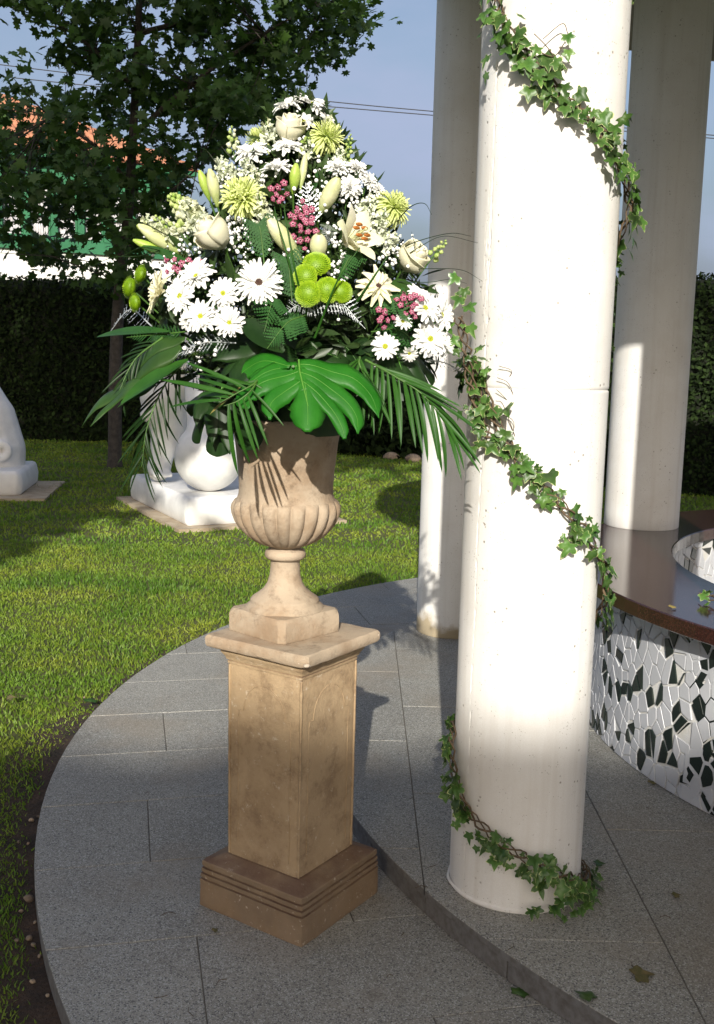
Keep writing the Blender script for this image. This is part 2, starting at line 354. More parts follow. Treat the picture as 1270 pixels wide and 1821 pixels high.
# grass blades (nobody could count them)
def soilw(a): return np.array([R1 + .13 + .17 * mnoise.noise((t * 3, 5, 0)) + .07 * mnoise.noise((t * 13, 1, 0)) for t in a])
tabA = np.linspace(-pi, pi, 720); tabR = np.array([R1 + .03 + (max(0, 1 - abs((degrees_ := math.degrees(t) % 360) - 205) / 40.0)) * (.09 + .16 * mnoise.noise((t * 3, 5, 0)) + .07 * mnoise.noise((t * 13, 1, 0))) for t in tabA])
def grass(n, y0, y1, h0, h1, w0, w1):
    y = (RNG.random(n) * (sqrt(y1) - sqrt(y0)) + sqrt(y0)) ** 2
    x = (RNG.random(n) * 2 - 1) * (.40 * y + 1.0)
    dx, dy = x - CC.x, y - CC.y; rr = np.hypot(dx, dy); an = np.arctan2(dy, dx)
    lim = np.interp(an, tabA, tabR); keep = rr > lim + RNG.normal(size=n) * .02
    keep &= ~((x > -2.9) & (x < -1.0) & (np.abs((x + 1.66) * .93 + (y - 9.6) * .37) + 0 * x < 0))
    x, y = x[keep], y[keep]; n = len(x)
    f = (y - y0) / (y1 - y0); h = (h0 + (h1 - h0) * f) * (.55 + .8 * RNG.random(n)); w = (w0 + (w1 - w0) * f) * (.7 + .6 * RNG.random(n))
    a = RNG.random(n) * 2 * pi; lean = RNG.normal(size=(n, 2)) * .5 * h[:, None]
    clump = np.array([mnoise.noise((x[i] * 1.7, y[i] * 1.7, 0)) for i in range(n)])
    h = h * (1 + .5 * clump)
    B = np.stack([x, y, np.full(n, LAWN)], 1); d = np.stack([np.cos(a), np.sin(a), 0 * a], 1) * w[:, None] * .5
    mid = B + np.stack([lean[:, 0] * .35, lean[:, 1] * .35, h * .55], 1); T = B + np.stack([lean[:, 0], lean[:, 1], h], 1)
    V = np.stack([B - d, B + d, mid + d * .8, T, mid - d * .8], 1).reshape(-1, 3)
    F = np.array([[0, 1, 2, 4], [4, 2, 3, 3]])
    F = np.array([[0, 1, 2], [0, 2, 4], [4, 2, 3]])[None] + (np.arange(n) * 5)[:, None, None]
    tone = np.clip(RNG.random(n) * .8 + clump * .9, 0, 1)
    return V, F.reshape(-1, 3), np.repeat(tone, 5)
parts = [grass(270000, 1.5, 9, .017, .024, .0045, .009), grass(80000, 9, 20, .025, .038, .014, .03)]
off = 0; Vs, Fs, Ts = [], [], []
for V, F, T in parts: Vs.append(V); Fs.append(F + off); Ts.append(T); off += len(V)
link('grass', np_mesh('grass', np.concatenate(Vs), np.concatenate(Fs), M['grass'], attr=np.concatenate(Ts)), kind='stuff')

# ------------------------------------------------------------ paved terraces, slab by slab
def clip_poly(poly, f):
    out = []
    for i in range(len(poly)):
        a, b = poly[i], poly[(i + 1) % len(poly)]; fa, fb = f(a), f(b)
        if fa >= 0: out.append(a)
        if (fa >= 0) != (fb >= 0):
            t = fa / (fa - fb); out.append((a[0] + (b[0] - a[0]) * t, a[1] + (b[1] - a[1]) * t))
    return out
def clip_circle(poly, R):
    for k in range(180):
        a = 2 * pi * k / 180; c, s2 = cos(a), sin(a)
        if max((p[0] - CC.x) * c + (p[1] - CC.y) * s2 for p in poly) <= R: continue
        poly = clip_poly(poly, lambda p: R - ((p[0] - CC.x) * c + (p[1] - CC.y) * s2))
        if len(poly) < 3: return []
    return poly
def slab(parent, poly, z0, z1, mats, name='paving_slab'):
    n = len(poly); A = sum(poly[i][0] * poly[(i + 1) % n][1] - poly[(i + 1) % n][0] * poly[i][1] for i in range(n))
    if A < 0: poly = poly[::-1]
    if abs(A) < .012: return
    cx = sum(p[0] for p in poly) / n; cy = sum(p[1] for p in poly) / n; bev = .0025
    def ins(d): return [(p[0] + (cx - p[0]) * d / max(.05, math.dist(p, (cx, cy))), p[1] + (cy - p[1]) * d / max(.05, math.dist(p, (cx, cy)))) for p in poly]
    top = ins(bev)
    b = MB(); vs = [(x, y, z0) for x, y in poly] + [(x, y, z1 - bev) for x, y in poly] + [(x, y, z1) for x, y in top]
    b.cur = 1; b.add(vs, [(i, (i + 1) % n, n + (i + 1) % n, n + i) for i in range(n)])
    b.cur = 0; b.add(vs, [(n + i, n + (i + 1) % n, 2 * n + (i + 1) % n, 2 * n + i) for i in range(n)] + [tuple(range(2 * n, 3 * n))])
    me = b.mesh('paving_slab', mats, False); weld(me, 1e-5); link(name, me, parent)
def disc(r, z0, z1, m, name, n=120):
    b = MB(); b.add([(CC.x + r * cos(2 * pi * i / n), CC.y + r * sin(2 * pi * i / n), z) for z in (z0, z1) for i in range(n)],
                    [(i, (i + 1) % n, n + (i + 1) % n, n + i) for i in range(n)] + [tuple(range(n, 2 * n))])
    return link(name, b.mesh(name, m, False), kind='structure')
lower = disc(R1 - .012, LAWN - .3, -.004, M['joint'], 'lower_terrace')
upper = disc(R2 - .02, -.004, ZUP - .004, M['joint'], 'upper_terrace')
J = .0016
U = (cos(radians(12.5)), sin(radians(12.5))); Nn = (-U[1], U[0])
rowz = [.40, .865, 1.33, 1.79, 2.25, 2.713, 3.168, 3.636, 4.10, 4.56, 5.02, 5.48, 5.94, 6.40, 6.86, 7.32, 7.78]
offs = {2.25: .176, 3.168: .06, 4.10: .145, 2.713: -.30, 3.636: .52, 1.79: -.2, 4.56: -.3}
for i in range(len(rowz) - 1):
    o0 = offs.get(rowz[i], RNG.random() * .9)
    for k in range(-8, 10):
        u0, u1 = o0 + k * .92, o0 + (k + 1) * .92; n0, n1 = rowz[i], rowz[i + 1]
        P = [(u * U[0] + n * Nn[0], u * U[1] + n * Nn[1]) for u, n in ((u0 + J, n0 + J), (u1 - J, n0 + J), (u1 - J, n1 - J), (u0 + J, n1 - J))]
        if all(math.dist(p, CC[:2]) < R2 - .15 for p in P): continue
        if all(math.dist(p, CC[:2]) > R1 + 1.0 for p in P): continue
        P = clip_circle(P, R1)
        if len(P) >= 3: slab(lower, P, -.05, random.uniform(-.0012, .0008), [M['granite'], M['granite_edge']])
# outer riser stones of the lower terrace
def arc_stone(parent, r0, r1, a0, a1, z0, z1, m, name):
    n = 6; b = MB(); A = [a0 + (a1 - a0) * i / n for i in range(n + 1)]
    ring = lambda r, z: [(CC.x + r * cos(a), CC.y + r * sin(a), z) for a in A]
    b.grid([ring(r0, z1), ring(r1, z1), ring(r1, z0), ring(r0, z0), ring(r0, z1)])
    for i in (0, n):
        a = A[i]; b.add([(CC.x + r * cos(a), CC.y + r * sin(a), z) for r, z in ((r0, z0), (r1, z0), (r1, z1), (r0, z1))], [(0, 1, 2, 3)])
    me = b.mesh(name, m, False); weld(me, 1e-5); return link(name, me, parent)
for k in range(28):
    a = radians(120 + k * 5.6); arc_stone(lower, R1 - .011, R1 - .003, a + .0008, a + radians(5.6) - .0008, LAWN - .2, -.052, M['granite_edge'], 'riser_stone')
for k in range(30):
    a = radians(96 + k * 7.0); arc_stone(upper, R2 - .019, R2 - .008, a + .0008, a + radians(7.0) - .0008, .002, ZUP - .024, M['granite_edge'], 'riser_stone')
for i in range(-5, 6):
    x0, x1 = .22 + i * .62 + .62 * 3, .22 + (i + 1) * .62 + .62 * 3
    yo = [0.0, .42, .17, .60][i % 4]
    for k in range(-1, 9):
        y0, y1 = .31 + yo + k * .92, .31 + yo + (k + 1) * .92
        P = clip_circle([(x0 + J, y0 + J), (x1 - J, y0 + J), (x1 - J, y1 - J), (x0 + J, y1 - J)], R2)
        if len(P) >= 3: slab(upper, P, ZUP - .022, ZUP + random.uniform(-.0008, .0006), [M['granite'], M['granite_edge']])

# ------------------------------------------------------------ columns
def concrete_column(x, y, r, zb, zt, joint, label, seed, seam=True):
    root = empty('concrete_column', (x, y, zb), label=label, cat='column', group='round white concrete columns')
    zs = [(zb, joint), (joint, zt)] if joint else [(zb, zt)]
    for (z0, z1) in zs:
        nz_ = 300 if seed == 1 else 40; prof = [z0] + [z0 + .004 + (z1 - z0 - .008) * i / nz_ for i in range(nz_ + 1)] + [z1]; rows = []
        A = [radians(a) for a in (list(np.arange(0, 192, 3.75)) + (list(np.arange(192, 226, .5)) if seed == 1 else list(np.arange(192, 226, 3.75))) + list(np.arange(226, 359, 3.75)))]; n = len(A); b = MB()
        for q, z in enumerate(prof):
            rr = []
            for a in A:
                R = r - (.0035 if q in (0, len(prof) - 1) else 0) + .0009 * mnoise.noise((a * 2, z * 2, seed))
                if seed == 1:          # shutter seam: ragged line of pits running up the column, and a honeycombed patch
                    da = abs(math.degrees(a) - 213 - 1.1 * mnoise.noise((z * 5, seed, 2)))
                    if da < .7: R -= .0042 * max(0, .25 + 1.3 * mnoise.noise((z * 38, seed, 9)))
                    m_ = max(0, 1 - abs(z - 1.86) / .26) * max(0, 1 - abs(math.degrees(a) - 211) / 6)
                    if m_ > 0: R -= .006 * m_ * max(0, mnoise.noise((a * 75, z * 55, 5)) * 2.2 - .1)
                rr.append((R * cos(a), R * sin(a), z - zb))
            rows.append(rr)
        b.grid(rows, True); b.add(rows[-1], [tuple(range(n))]); b.add(rows[0], [tuple(range(n))[::-1]])
        link('column_drum', b.mesh('column_drum', M['concrete_stained' if seed == 2 else 'concrete']), root)
    return root
C1 = Vector((.4876, 2.889, ZUP)); CR = .1900
ZROOF = 3.5
col1 = concrete_column(C1.x, C1.y, CR, ZUP, ZROOF, 1.522, 'nearest white concrete column, sunlit, with ivy garland spiralling round it', 1)
# ragged mortar skirt at its foot
b = MB(); rows = []
for z, dr in ((0, .0), (.010, .004), (.014, -.004)):
    rows.append([((CR + .0015 + dr + .008 * max(0, mnoise.noise((a_ * 3, z * 30, 4)))) * cos(a_), (CR + .0015 + dr + .008 * max(0, mnoise.noise((a_ * 3, z * 30, 4)))) * sin(a_), z) for a_ in [2 * pi * j / 90 for j in range(90)]])
b.grid(rows, True); link('mortar_skirt', b.mesh('mortar_skirt', M['concrete']), col1)
aL = radians(148.2); CL = CC + Vector((2.784 * cos(aL), 2.784 * sin(aL), 0))
colL = concrete_column(CL.x, CL.y, CR, ZUP, ZROOF, None, 'white concrete column partly hidden behind the nearest column, at its left', 2, False)
CRt = Vector((1.49, 5.42, .75)); ZTOP = .752
colR = concrete_column(CRt.x, CRt.y, CR, ZTOP, ZROOF, None, 'white concrete column standing on the dark red granite rim', 3, False)
aN = radians(-123.0); CN = CC + Vector((2.784 * cos(aN), 2.784 * sin(aN), 0))
colN = concrete_column(CN.x, CN.y, CR, ZUP, ZROOF, None, 'white concrete column outside the frame, beside the photographer', 4, False)
# round flat roof carried by the columns
b = MB(); RR = 3.15; n = 120; RC = Vector((2.9, 3.95, 0))
b.grid([[(RC.x + r * cos(2 * pi * j / n), RC.y + r * sin(2 * pi * j / n), z) for j in range(n)] for r, z in ((.001, ZROOF), (RR, ZROOF), (RR, ZROOF + .32), (.001, ZROOF + .36))], True)
link('pavilion_roof', b.mesh('pavilion_roof', M['plaster'], False), label='flat round concrete roof resting on the white columns', cat='roof')

# ------------------------------------------------------------ mosaic basin with polished rim
BAS = empty('mosaic_basin', (CC.x, CC.y, ZUP), label='round basin wall of broken black and white tiles under a red granite rim', cat='basin')
RW, RI, ZR0 = 1.90, 1.56, .695
b = MB(); n = 160
ringp = lambda r, z: [(r * cos(2 * pi * j / n), r * sin(2 * pi * j / n), z - ZUP) for j in range(n)]
b.grid([ringp(RI, ZUP + .02), ringp(RI, ZR0), ringp(RW, ZR0), ringp(RW, ZUP + .001)], True)
link('grout_wall', b.mesh('grout_wall', M['grout']), BAS)
b = MB(); b.grid([ringp(r, z) for r, z in ((1.53, ZR0 + .001), (1.53, ZTOP - .004), (1.534, ZTOP), (1.996, ZTOP), (2.0, ZTOP - .004), (2.0, ZR0 + .004), (1.996, ZR0 + .001), (1.53, ZR0 + .001))], True)
rim = link('granite_rim', b.mesh('granite_rim', M['red_granite']), BAS)
rim.data.polygons.foreach_set('use_smooth', [False] * len(rim.data.polygons))
b = MB(); b.grid([ringp(.001, ZUP + .03), ringp(RI, ZUP + .03)], True); link('basin_floor', b.mesh('basin_floor', M['soil']), BAS)
# Voronoi-broken tiles on the unrolled wall
def voronoi_cells(W, Hh, seeds, skew):
    cells = []; P = np.array(seeds)
    for i, p in enumerate(seeds):
        d = (P[:, 0] - p[0]) ** 2 + ((P[:, 1] - p[1])) ** 2; idx = np.argsort(d)[1:22]
        poly = [(p[0] - .2, p[1] - .2), (p[0] + .2, p[1] - .2), (p[0] + .2, p[1] + .2), (p[0] - .2, p[1] + .2)]
        for k in idx:
            q = P[k]; mx_, my_ = (p[0] + q[0]) / 2, (p[1] + q[1]) / 2; nx, ny = p[0] - q[0], p[1] - q[1]; L = math.hypot(nx, ny) + 1e-9; nx /= L; ny /= L
            poly = clip_poly(poly, lambda t: (t[0] - mx_) * nx + (t[1] - my_) * ny - .0022)
            if len(poly) < 3: break
        if len(poly) < 3: continue
        poly = [(u * 1.0, v / 1.0) for u, v in poly]
        poly = clip_poly(poly, lambda t: t[1] - .003); poly = clip_poly(poly, lambda t: Hh - .003 - t[1]) if len(poly) >= 3 else poly
        if len(poly) >= 3: cells.append((p, poly))
    return cells
def tiles(R, a0, a1, inward, spacing, single):
    Hh = ZR0 - ZUP; W = abs(a1 - a0) * R; st = 1.45     # pieces taller than wide
    seeds = []
    nn = int(W * Hh / st / (spacing ** 2))
    tries = 0
    while len(seeds) < nn and tries < nn * 30:
        tries += 1; c = (random.random() * (W + .1) - .05, random.random() * (Hh / st + .06) - .03)
        if all((c[0] - s[0]) ** 2 + (c[1] - s[1]) ** 2 > (spacing * .62) ** 2 for s in seeds[-400:]): seeds.append(c)
    cells = voronoi_cells(W, Hh / st, seeds, 0); joined = [MB(), MB()]
    for (p, poly) in cells:
        tilt = .25 * (mnoise.noise((p[0] * 2, p[1] * 2, 0)))
        poly = [(u, v * st) for u, v in poly]
        blk = random.random() < .31 + .10 * mnoise.noise((p[0] * 9, p[1] * 9, 3 + R))
        if blk and len(poly) > 4 and random.random() < .8:                      # dark pieces are smaller, sharper shards
            poly = [q for k, q in enumerate(poly) if k % 3 != 1] if len(poly) > 5 else poly[:-1]
        if blk: cu = sum(q[0] for q in poly) / len(poly); cv = sum(q[1] for q in poly) / len(poly); poly = [(cu + (u - cu) * .90, cv + (v - cv) * .90) for u, v in poly]
        cu = sum(q[0] for q in poly) / len(poly); cv = sum(q[1] for q in poly) / len(poly)
        th = .004 + random.random() * .0018; sg = -1 if inward else 1; tx, tz = random.uniform(-.012, .012), random.uniform(-.012, .012)
        def P3(u, v, d):
            a = a0 + u / R * (1 if a1 > a0 else -1); r = R + sg * (d + (u - cu) * tx + (v - cv) * tz); return (r * cos(a), r * sin(a), v)
        n_ = len(poly); ins = [(cu + (u - cu) * .955, cv + (v - cv) * .955) for u, v in poly]
        vs = [P3(u, v, -.003) for u, v in poly] + [P3(u, v, th - .0012) for u, v in poly] + [P3(u, v, th) for u, v in ins]
        fs = [(i, (i + 1) % n_, n_ + (i + 1) % n_, n_ + i) for i in range(n_)] + [(n_ + i, n_ + (i + 1) % n_, 2 * n_ + (i + 1) % n_, 2 * n_ + i) for i in range(n_)] + [tuple(range(2 * n_, 3 * n_))]
        if single:
            t = MB(); t.add(vs, fs); me = t.mesh('mosaic_tile', M['tile_black'] if blk else M['tile_white'], False); weld(me, 1e-6)
            link('mosaic_tile', me, BAS)
        else: joined[1 if blk else 0].add(vs, fs)
    if not single:
        for k, mb in enumerate(joined):
            if mb.v:
                me = mb.mesh('distant_tiles', M['tile_black'] if k else M['tile_white'], False); weld(me, 1e-6); link('mosaic_tiles', me, BAS, kind='stuff')
tiles(RW, radians(176), radians(210), False, .0405, True)
tiles(RW, radians(210), radians(536), False, .07, False)
tiles(RI, radians(122), radians(166), True, .052, True)
tiles(RI, radians(166), radians(482), True, .10, False)

# ------------------------------------------------------------ pedestal
PC = Vector((-.172, 2.901, 0)); PYAW = radians(10.5)
ped = empty('stone_pedestal', PC, label='square tan stone pedestal standing on the granite terrace', cat='pedestal')
ped.rotation_euler = (0, 0, PYAW)
def square_stack(prof, name, parent, m, amp=.0012, chip=.004, seed=0, seg=14, chamf=.006):
    rows = []
    for z, s in prof:
        h = s / sqrt(2); cor = [(h * cos(k * pi / 2), h * sin(k * pi / 2)) for k in range(4)]; row = []
        for k in range(4):
            a, c = cor[k], cor[(k + 1) % 4]
            for i in range(seg):
                t = i / seg; t = t if i else 0
                x, y = a[0] + (c[0] - a[0]) * t, a[1] + (c[1] - a[1]) * t
                L = math.hypot(x, y); d = amp * mnoise.noise((x * 22, y * 22, z * 22 + seed)) + amp * .6 * mnoise.noise((x * 70, y * 70, z * 70 + seed))
                if i == 0: d -= chamf * .5 + chip * max(0, mnoise.noise((x * 9, y * 9, z * 26 + seed)))
                elif i in (1, seg - 1): d -= chamf * .0
                row.append((x * (1 + d / L), y * (1 + d / L), z + (amp * .4 * mnoise.noise((x * 30, y * 30, 3)))))
        rows.append(row)
    b = MB(); b.grid(rows, True); b.add(rows[-1], [tuple(range(len(rows[-1])))]); b.add(rows[0], [tuple(range(len(rows[0])))[::-1]])
    o = link(name, b.mesh(name, m), parent)
    md = o.modifiers.new('edges', 'EDGE_SPLIT'); md.split_angle = radians(28); return o
zs = lambda a, c, n: [a + (c - a) * i / n for i in range(n + 1)]
base = [(0, .377), (.002, .379)] + [(z, .3785) for z in zs(.02, .078, 4)] + [(.082, .3785), (.0835, .366), (.0875, .366), (.089, .3765), (.099, .376), (.1005, .363), (.1045, .363), (.106, .374), (.116, .3735), (.1175, .361), (.1215, .361), (.123, .372), (.136, .371), (.1385, .367)]
base += [(.143, .34), (.150, .30), (.156, .272)]
square_stack(base, 'pedestal_base', ped, M['stone_base'], seed=1, seg=18)
square_stack([(z, .256 + .005 * (z - .15) / .58) for z in zs(.1505, .7275, 26)], 'pedestal_shaft', ped, M['stone'], amp=.0009, seed=2, seg=18)
mould = [(.7278, .259), (.729, .268), (.736, .2705), (.7375, .264), (.7395, .264), (.741, .275), (.748, .279), (.755, .288), (.762, .297), (.772, .301), (.7765, .3015)]
square_stack(mould, 'pedestal_moulding', ped, M['stone'], seed=3)
cap = [(.7767, .317), (.7768, .340), (.780, .352), (.786, .3585), (.795, .360), (.804, .359), (.810, .355), (.8135, .347), (.8145, .30), (.815, .20)]
square_stack(cap, 'pedestal_cap', ped, M['stone2'], amp=.0028, chip=.016, seed=4, seg=22)
# incised arched panel line on each face, corner bead, chips of pale stone
for k in range(4):
    Mx = Matrix.Rotation(pi / 4 + k * pi / 2, 4, 'Z'); b = MB(); d = .1291; w = .094
    pts = [Vector((d - .0018, -w, .19))] + [Vector((d + .0004, -w, z)) for z in zs(.22, .58, 8)]
    pts += [Vector((d + .0012, -w + .012 * i / 3, .60)) for i in range(1, 3)]
    pts += [Vector((d + .0012, -.074 * cos(t), .60 + .085 * sin(t))) for t in [pi * i / 16 for i in range(17)]]
    pts += [Vector((d + .0004, w, z)) for z in zs(.60, .19, 9)]
    b.tube([Mx @ p for p in pts], .0015, 5); link('panel_line', b.mesh('panel_line', M['stone']), ped)
    b = MB(); h = .2585 / sqrt(2); a = k * pi / 2
    b.tube([((h - .0035 + .003 * z) * cos(a), (h - .0035 + .003 * z) * sin(a), z) for z in zs(.158, .726, 30)], [.0042 + .0012 * mnoise.noise((z * 30, k, 1)) for z in zs(.158, .726, 30)], 6)
    link('corner_bead', b.mesh('corner_bead', M['stone']), ped)
b = MB()
for (x, y, z, r) in ((.004, -.2465, .788, .010), (-.012, -.236, .792, .006), (.243, -.006, .800, .007), (-.07, -.178, .784, .003), (.012, -.236, .784, .006)):
    b.ball((x, y, z), r, 7, 4, (1, .7, .55))
link('stone_chips', b.mesh('stone_chips', M['chip']), ped)

# ------------------------------------------------------------ urn
UC = Vector((-.2005, 2.915, .815))
urn = empty('garden_urn', UC, label='fluted stone urn on the square pedestal, holding the bouquet', cat='urn'); urn.rotation_euler = (0, 0, radians(1.5))
foot = [(.0005, .232), (.004, .236), (.028, .237), (.050, .236), (.060, .230), (.066, .220), (.0685, .17)]
# square foot with cut corners
rows = []
for z, s in foot:
    row = []; h = s / 2; c = h * .13
    cor = [(h, -h + c), (h, h - c), (h - c, h), (-h + c, h), (-h, h - c), (-h, -h + c), (-h + c, -h), (h - c, -h)]
    for k in range(8):
        a_, c_ = cor[k], cor[(k + 1) % 8]
        for i in range(7):
            t = i / 7; x, y = a_[0] + (c_[0] - a_[0]) * t, a_[1] + (c_[1] - a_[1]) * t
            q = 1 + .012 * mnoise.noise((x * 25, y * 25, z * 25)) - .02 * max(0, mnoise.noise((x * 9, y * 9, z * 14 + 4)))
            xr, yr = (x - y) / sqrt(2), (x + y) / sqrt(2); row.append((xr * q, yr * q, z))
    rows.append(row)
b = MB(); b.grid(rows, True); b.add(rows[-1], [tuple(range(56))]); o = link('urn_foot', b.mesh('urn_foot', M['stone2']), urn)
o.modifiers.new('edges', 'EDGE_SPLIT').split_angle = radians(35)
stemp = [(.0665, .112), (.074, .110), (.082, .100), (.086, .096), (.092, .098), (.098, .093), (.108, .079), (.122, .062), (.140, .050), (.162, .044), (.185, .042), (.206, .0415), (.209, .043)]
b = MB(); b.lathe(stemp, 64, wob=lambda z, r, a: r * (1 + .012 * mnoise.noise((cos(a) * 2, sin(a) * 2, z * 30)))); link('urn_stem', b.mesh('urn_stem', M['stone2']), urn)
col = [(.2085, .044), (.210, .052), (.216, .0575), (.224, .0585), (.232, .056), (.238, .048), (.241, .040), (.246, .038)]
b = MB(); b.lathe(col, 56); link('urn_collar', b.mesh('urn_collar', M['stone2']), urn)
# gadrooned bowl
bowl = [(.244, .040), (.247, .052), (.252, .068), (.262, .088), (.277, .109), (.297, .128), (.318, .141), (.340, .149), (.356, .1515), (.368, .150), (.376, .146), (.380, .140)]
def gad(z, r, a):
    k = 22; t = (z - .244) / .136; amp = .10 * (1 - max(0, (t - .86) / .14)) * min(1, t * 8)
    u = abs(sin(a * k / 2)); return r * (1 - amp + amp * 1.25 * u ** .55) + .0012 * mnoise.noise((a * 9, z * 60, 1))
b = MB(); b.lathe(bowl, 400, wob=gad); link('gadrooned_bowl', b.mesh('gadrooned_bowl', M['stone2']), urn)
neck = [(.378, .141), (.384, .137), (.395, .133), (.42, .132), (.46, .135), (.50, .139), (.54, .143), (.56, .147), (.575, .150), (.585, .155), (.592, .158), (.60, .158), (.606, .154), (.606, .150), (.58, .135), (.50, .128)]
b = MB(); b.lathe(neck, 72, wob=lambda z, r, a: r + .0012 * mnoise.noise((cos(a) * 3, sin(a) * 3, z * 14))); link('urn_neck', b.mesh('urn_neck', M['stone2']), urn)

# ------------------------------------------------------------ ivy garlands
def ivy_mesh(name, m, seed, notch=.55):
    lob = [(-2.35, .55), (-1.25, .80), (0, 1.15), (1.25, .80), (2.35, .55)]; r = random.Random(seed); out = []
    for i, (a, l) in enumerate(lob):
        l *= r.uniform(.88, 1.1); out.append((l * cos(a), l * sin(a), l))
        if i < 4:
            am = (a + lob[i + 1][0]) / 2
            for da, q in ((-.30, .66), (0, notch), (.30, .66)): out.append((q * cos(am + da), q * sin(am + da), q))
    out.append((-.22, .02, .3)); n = len(out); vs = [(0, 0, 0)]; tn = [0]
    for k, t in ((.80, .35), (1.0, 1.0)):
        for x, y, l in out: vs.append((x * k * .5 + .1, y * k * .5, -.10 * (x * x + y * y) * k + .05 * abs(y) * k + .02 * sin(x * 9))); tn.append(t)
    fs = [(0, 1 + i, 1 + (i + 1) % n) for i in range(n)] + [(1 + i, 1 + n + i, 1 + n + (i + 1) % n, 1 + (i + 1) % n) for i in range(n)]
    me = bpy.data.meshes.new(name); me.from_pydata(vs, [], fs); me.materials.append(m)
    a = me.attributes.new('tone', 'FLOAT', 'POINT'); a.data.foreach_set('value', tn)
    me.polygons.foreach_set('use_smooth', [True] * len(fs)); return me
IVY = [ivy_mesh('ivy_leaf', M['ivy'], i, .42 + .05 * i) for i in range(3)] + [ivy_mesh('ivy_leaf', M['ivy_plain'], 9, .45)]
def frame(z, x=None):
    z = Vector(z).normalized(); x = Vector(x) if x is not None else Vector((0, 0, -1)); x = (x - z * x.dot(z))
    x = x.normalized() if x.length > 1e-4 else z.orthogonal().normalized(); y = z.cross(x)
    return Matrix(((x.x, y.x, z.x, 0), (x.y, y.y, z.y, 0), (x.z, y.z, z.z, 0), (0, 0, 0, 1)))
def ivy_leaf(parent, p, nrm, down, size, loc0):
    p = Vector(p); mw = Matrix.Translation(p - loc0) @ frame(nrm, down) @ Matrix.Scale(size, 4)
    return link('ivy_leaf', random.choice(IVY), parent, mw=mw)
def rvec(s=1): return Vector((random.gauss(0, s), random.gauss(0, s), random.gauss(0, s)))
def spline(P, n):
    out = []; P = [Vector(p) for p in P]; P = [P[0] * 2 - P[1]] + P + [P[-1] * 2 - P[-2]]
    for i in range(1, len(P) - 2):
        for k in range(n):
            t = k / n; a, b_, c, d = P[i - 1:i + 3]
            out.append(.5 * ((2 * b_) + (c - a) * t + (2 * a - 5 * b_ + 4 * c - d) * t * t + (3 * b_ - a - 3 * c + d) * t ** 3))
    out.append(P[-2]); return out
def hit_col(px, py, C, r):
    d = ray(px, py); o = ORI - C; A = d.x ** 2 + d.y ** 2; B = o.x * d.x + o.y * d.y; c = o.x ** 2 + o.y ** 2 - r * r; D = max(0, B * B - A * c)
    t = (-B - sqrt(D)) / A; p = ORI + d * t; return atan2(p.y - C.y, p.x - C.x), p.z
front1 = [(878, -20), (900, 50), (945, 108), (1000, 170), (1060, 218), (1095, 275), (1118, 340), (1128, 400)]
front2 = [(846, 655), (880, 745), (930, 830), (985, 885), (1040, 945), (1075, 1010), (1092, 1080)]
front3 = [(802, 1310), (806, 1370), (830, 1440), (880, 1490), (940, 1530), (1000, 1558), (1045, 1560)]
def unw(seq):
    r = []; 
    for a, z in seq:
        while r and a < r[-1][0] - 1.0: a += 2 * pi
        r.append((a, z))
    return r
seq = [hit_col(x, y, C1, CR + .02) for x, y in front1]; s1 = unw(seq)
s2 = unw([(s1[-1][0] - .1, 0)] + [hit_col(x, y, C1, CR + .02) for x, y in front2])[1:]
s3 = unw([(s2[-1][0] - .1, 0)] + [hit_col(x, y, C1, CR + .02) for x, y in front3])[1:]
helix = [(s1[0][0] - 1.2, s1[0][1] + .25)] + s1
for sA, sB in ((s1, s2), (s2, s3)):
    a0, z0 = sA[-1]; a1, z1 = sB[0]
    helix += [(a0 + (a1 - a0) * t, z0 + (z1 - z0) * min(1, t * 1.3)) for t in (.25, .5, .75)] + list(sB)
helix += [(helix[-1][0] + .4, ZUP + .035), (helix[-1][0] + .9, ZUP + .02)]
gar = empty('ivy_garland', C1, label='long ivy garland spiralling round the nearest white column', cat='garland')
def garland(root, path, per, width, lsize, away, drop=.5, leaf_cap=999):
    loc = root.location.copy(); L = sum((path[i + 1] - path[i]).length for i in range(len(path) - 1)); 
    for k in range(3):
        ph = k * 2.1; pts = []
        for i, p in enumerate(path):
            o = away(p); t = (path[min(i + 1, len(path) - 1)] - path[max(0, i - 1)]).normalized(); u = o.cross(t)
            pts.append(p - loc + o * (.008 * cos(i * .8 + ph)) + u * (.012 * sin(i * .8 + ph)) + rvec(.0015))
        b_ = MB(); b_.tube(pts, [.0032 - .0006 * k] * len(pts), 5); link('vine', b_.mesh('ivy_vine', M['vine']), root)
    n = min(int(L * per), leaf_cap)
    for i in range(n):
        q = random.random() * (len(path) - 1.01); j = int(q); p = path[j].lerp(path[j + 1], q - j)
        o = away(p); t = (path[j + 1] - path[j]).normalized(); u = o.cross(t)
        off = u * random.gauss(0, width) + Vector((0, 0, -1)) * abs(random.gauss(0, width * drop)) + o * random.uniform(.002, .026)
        nr = (o + rvec(.42) + Vector((0, -.1, .35))).normalized(); dn = Vector((0, 0, -1)) + t * random.uniform(-.4, 1.1) + u * random.uniform(-1.1, 1.1)
        ivy_leaf(root, p + off, nr, dn, lsize * random.choice((.45, .6, .75, .9, 1, 1.1, 1.25)) * random.uniform(.9, 1.1), loc)
pts = [(C1.x + (CR + .018) * cos(a), C1.y + (CR + .018) * sin(a), z) for a, z in helix]
path = spline(pts, 7)
away1 = lambda p: Vector((p.x - C1.x, p.y - C1.y, 0)).normalized()
garland(gar, path, 104, .020, .058, away1)
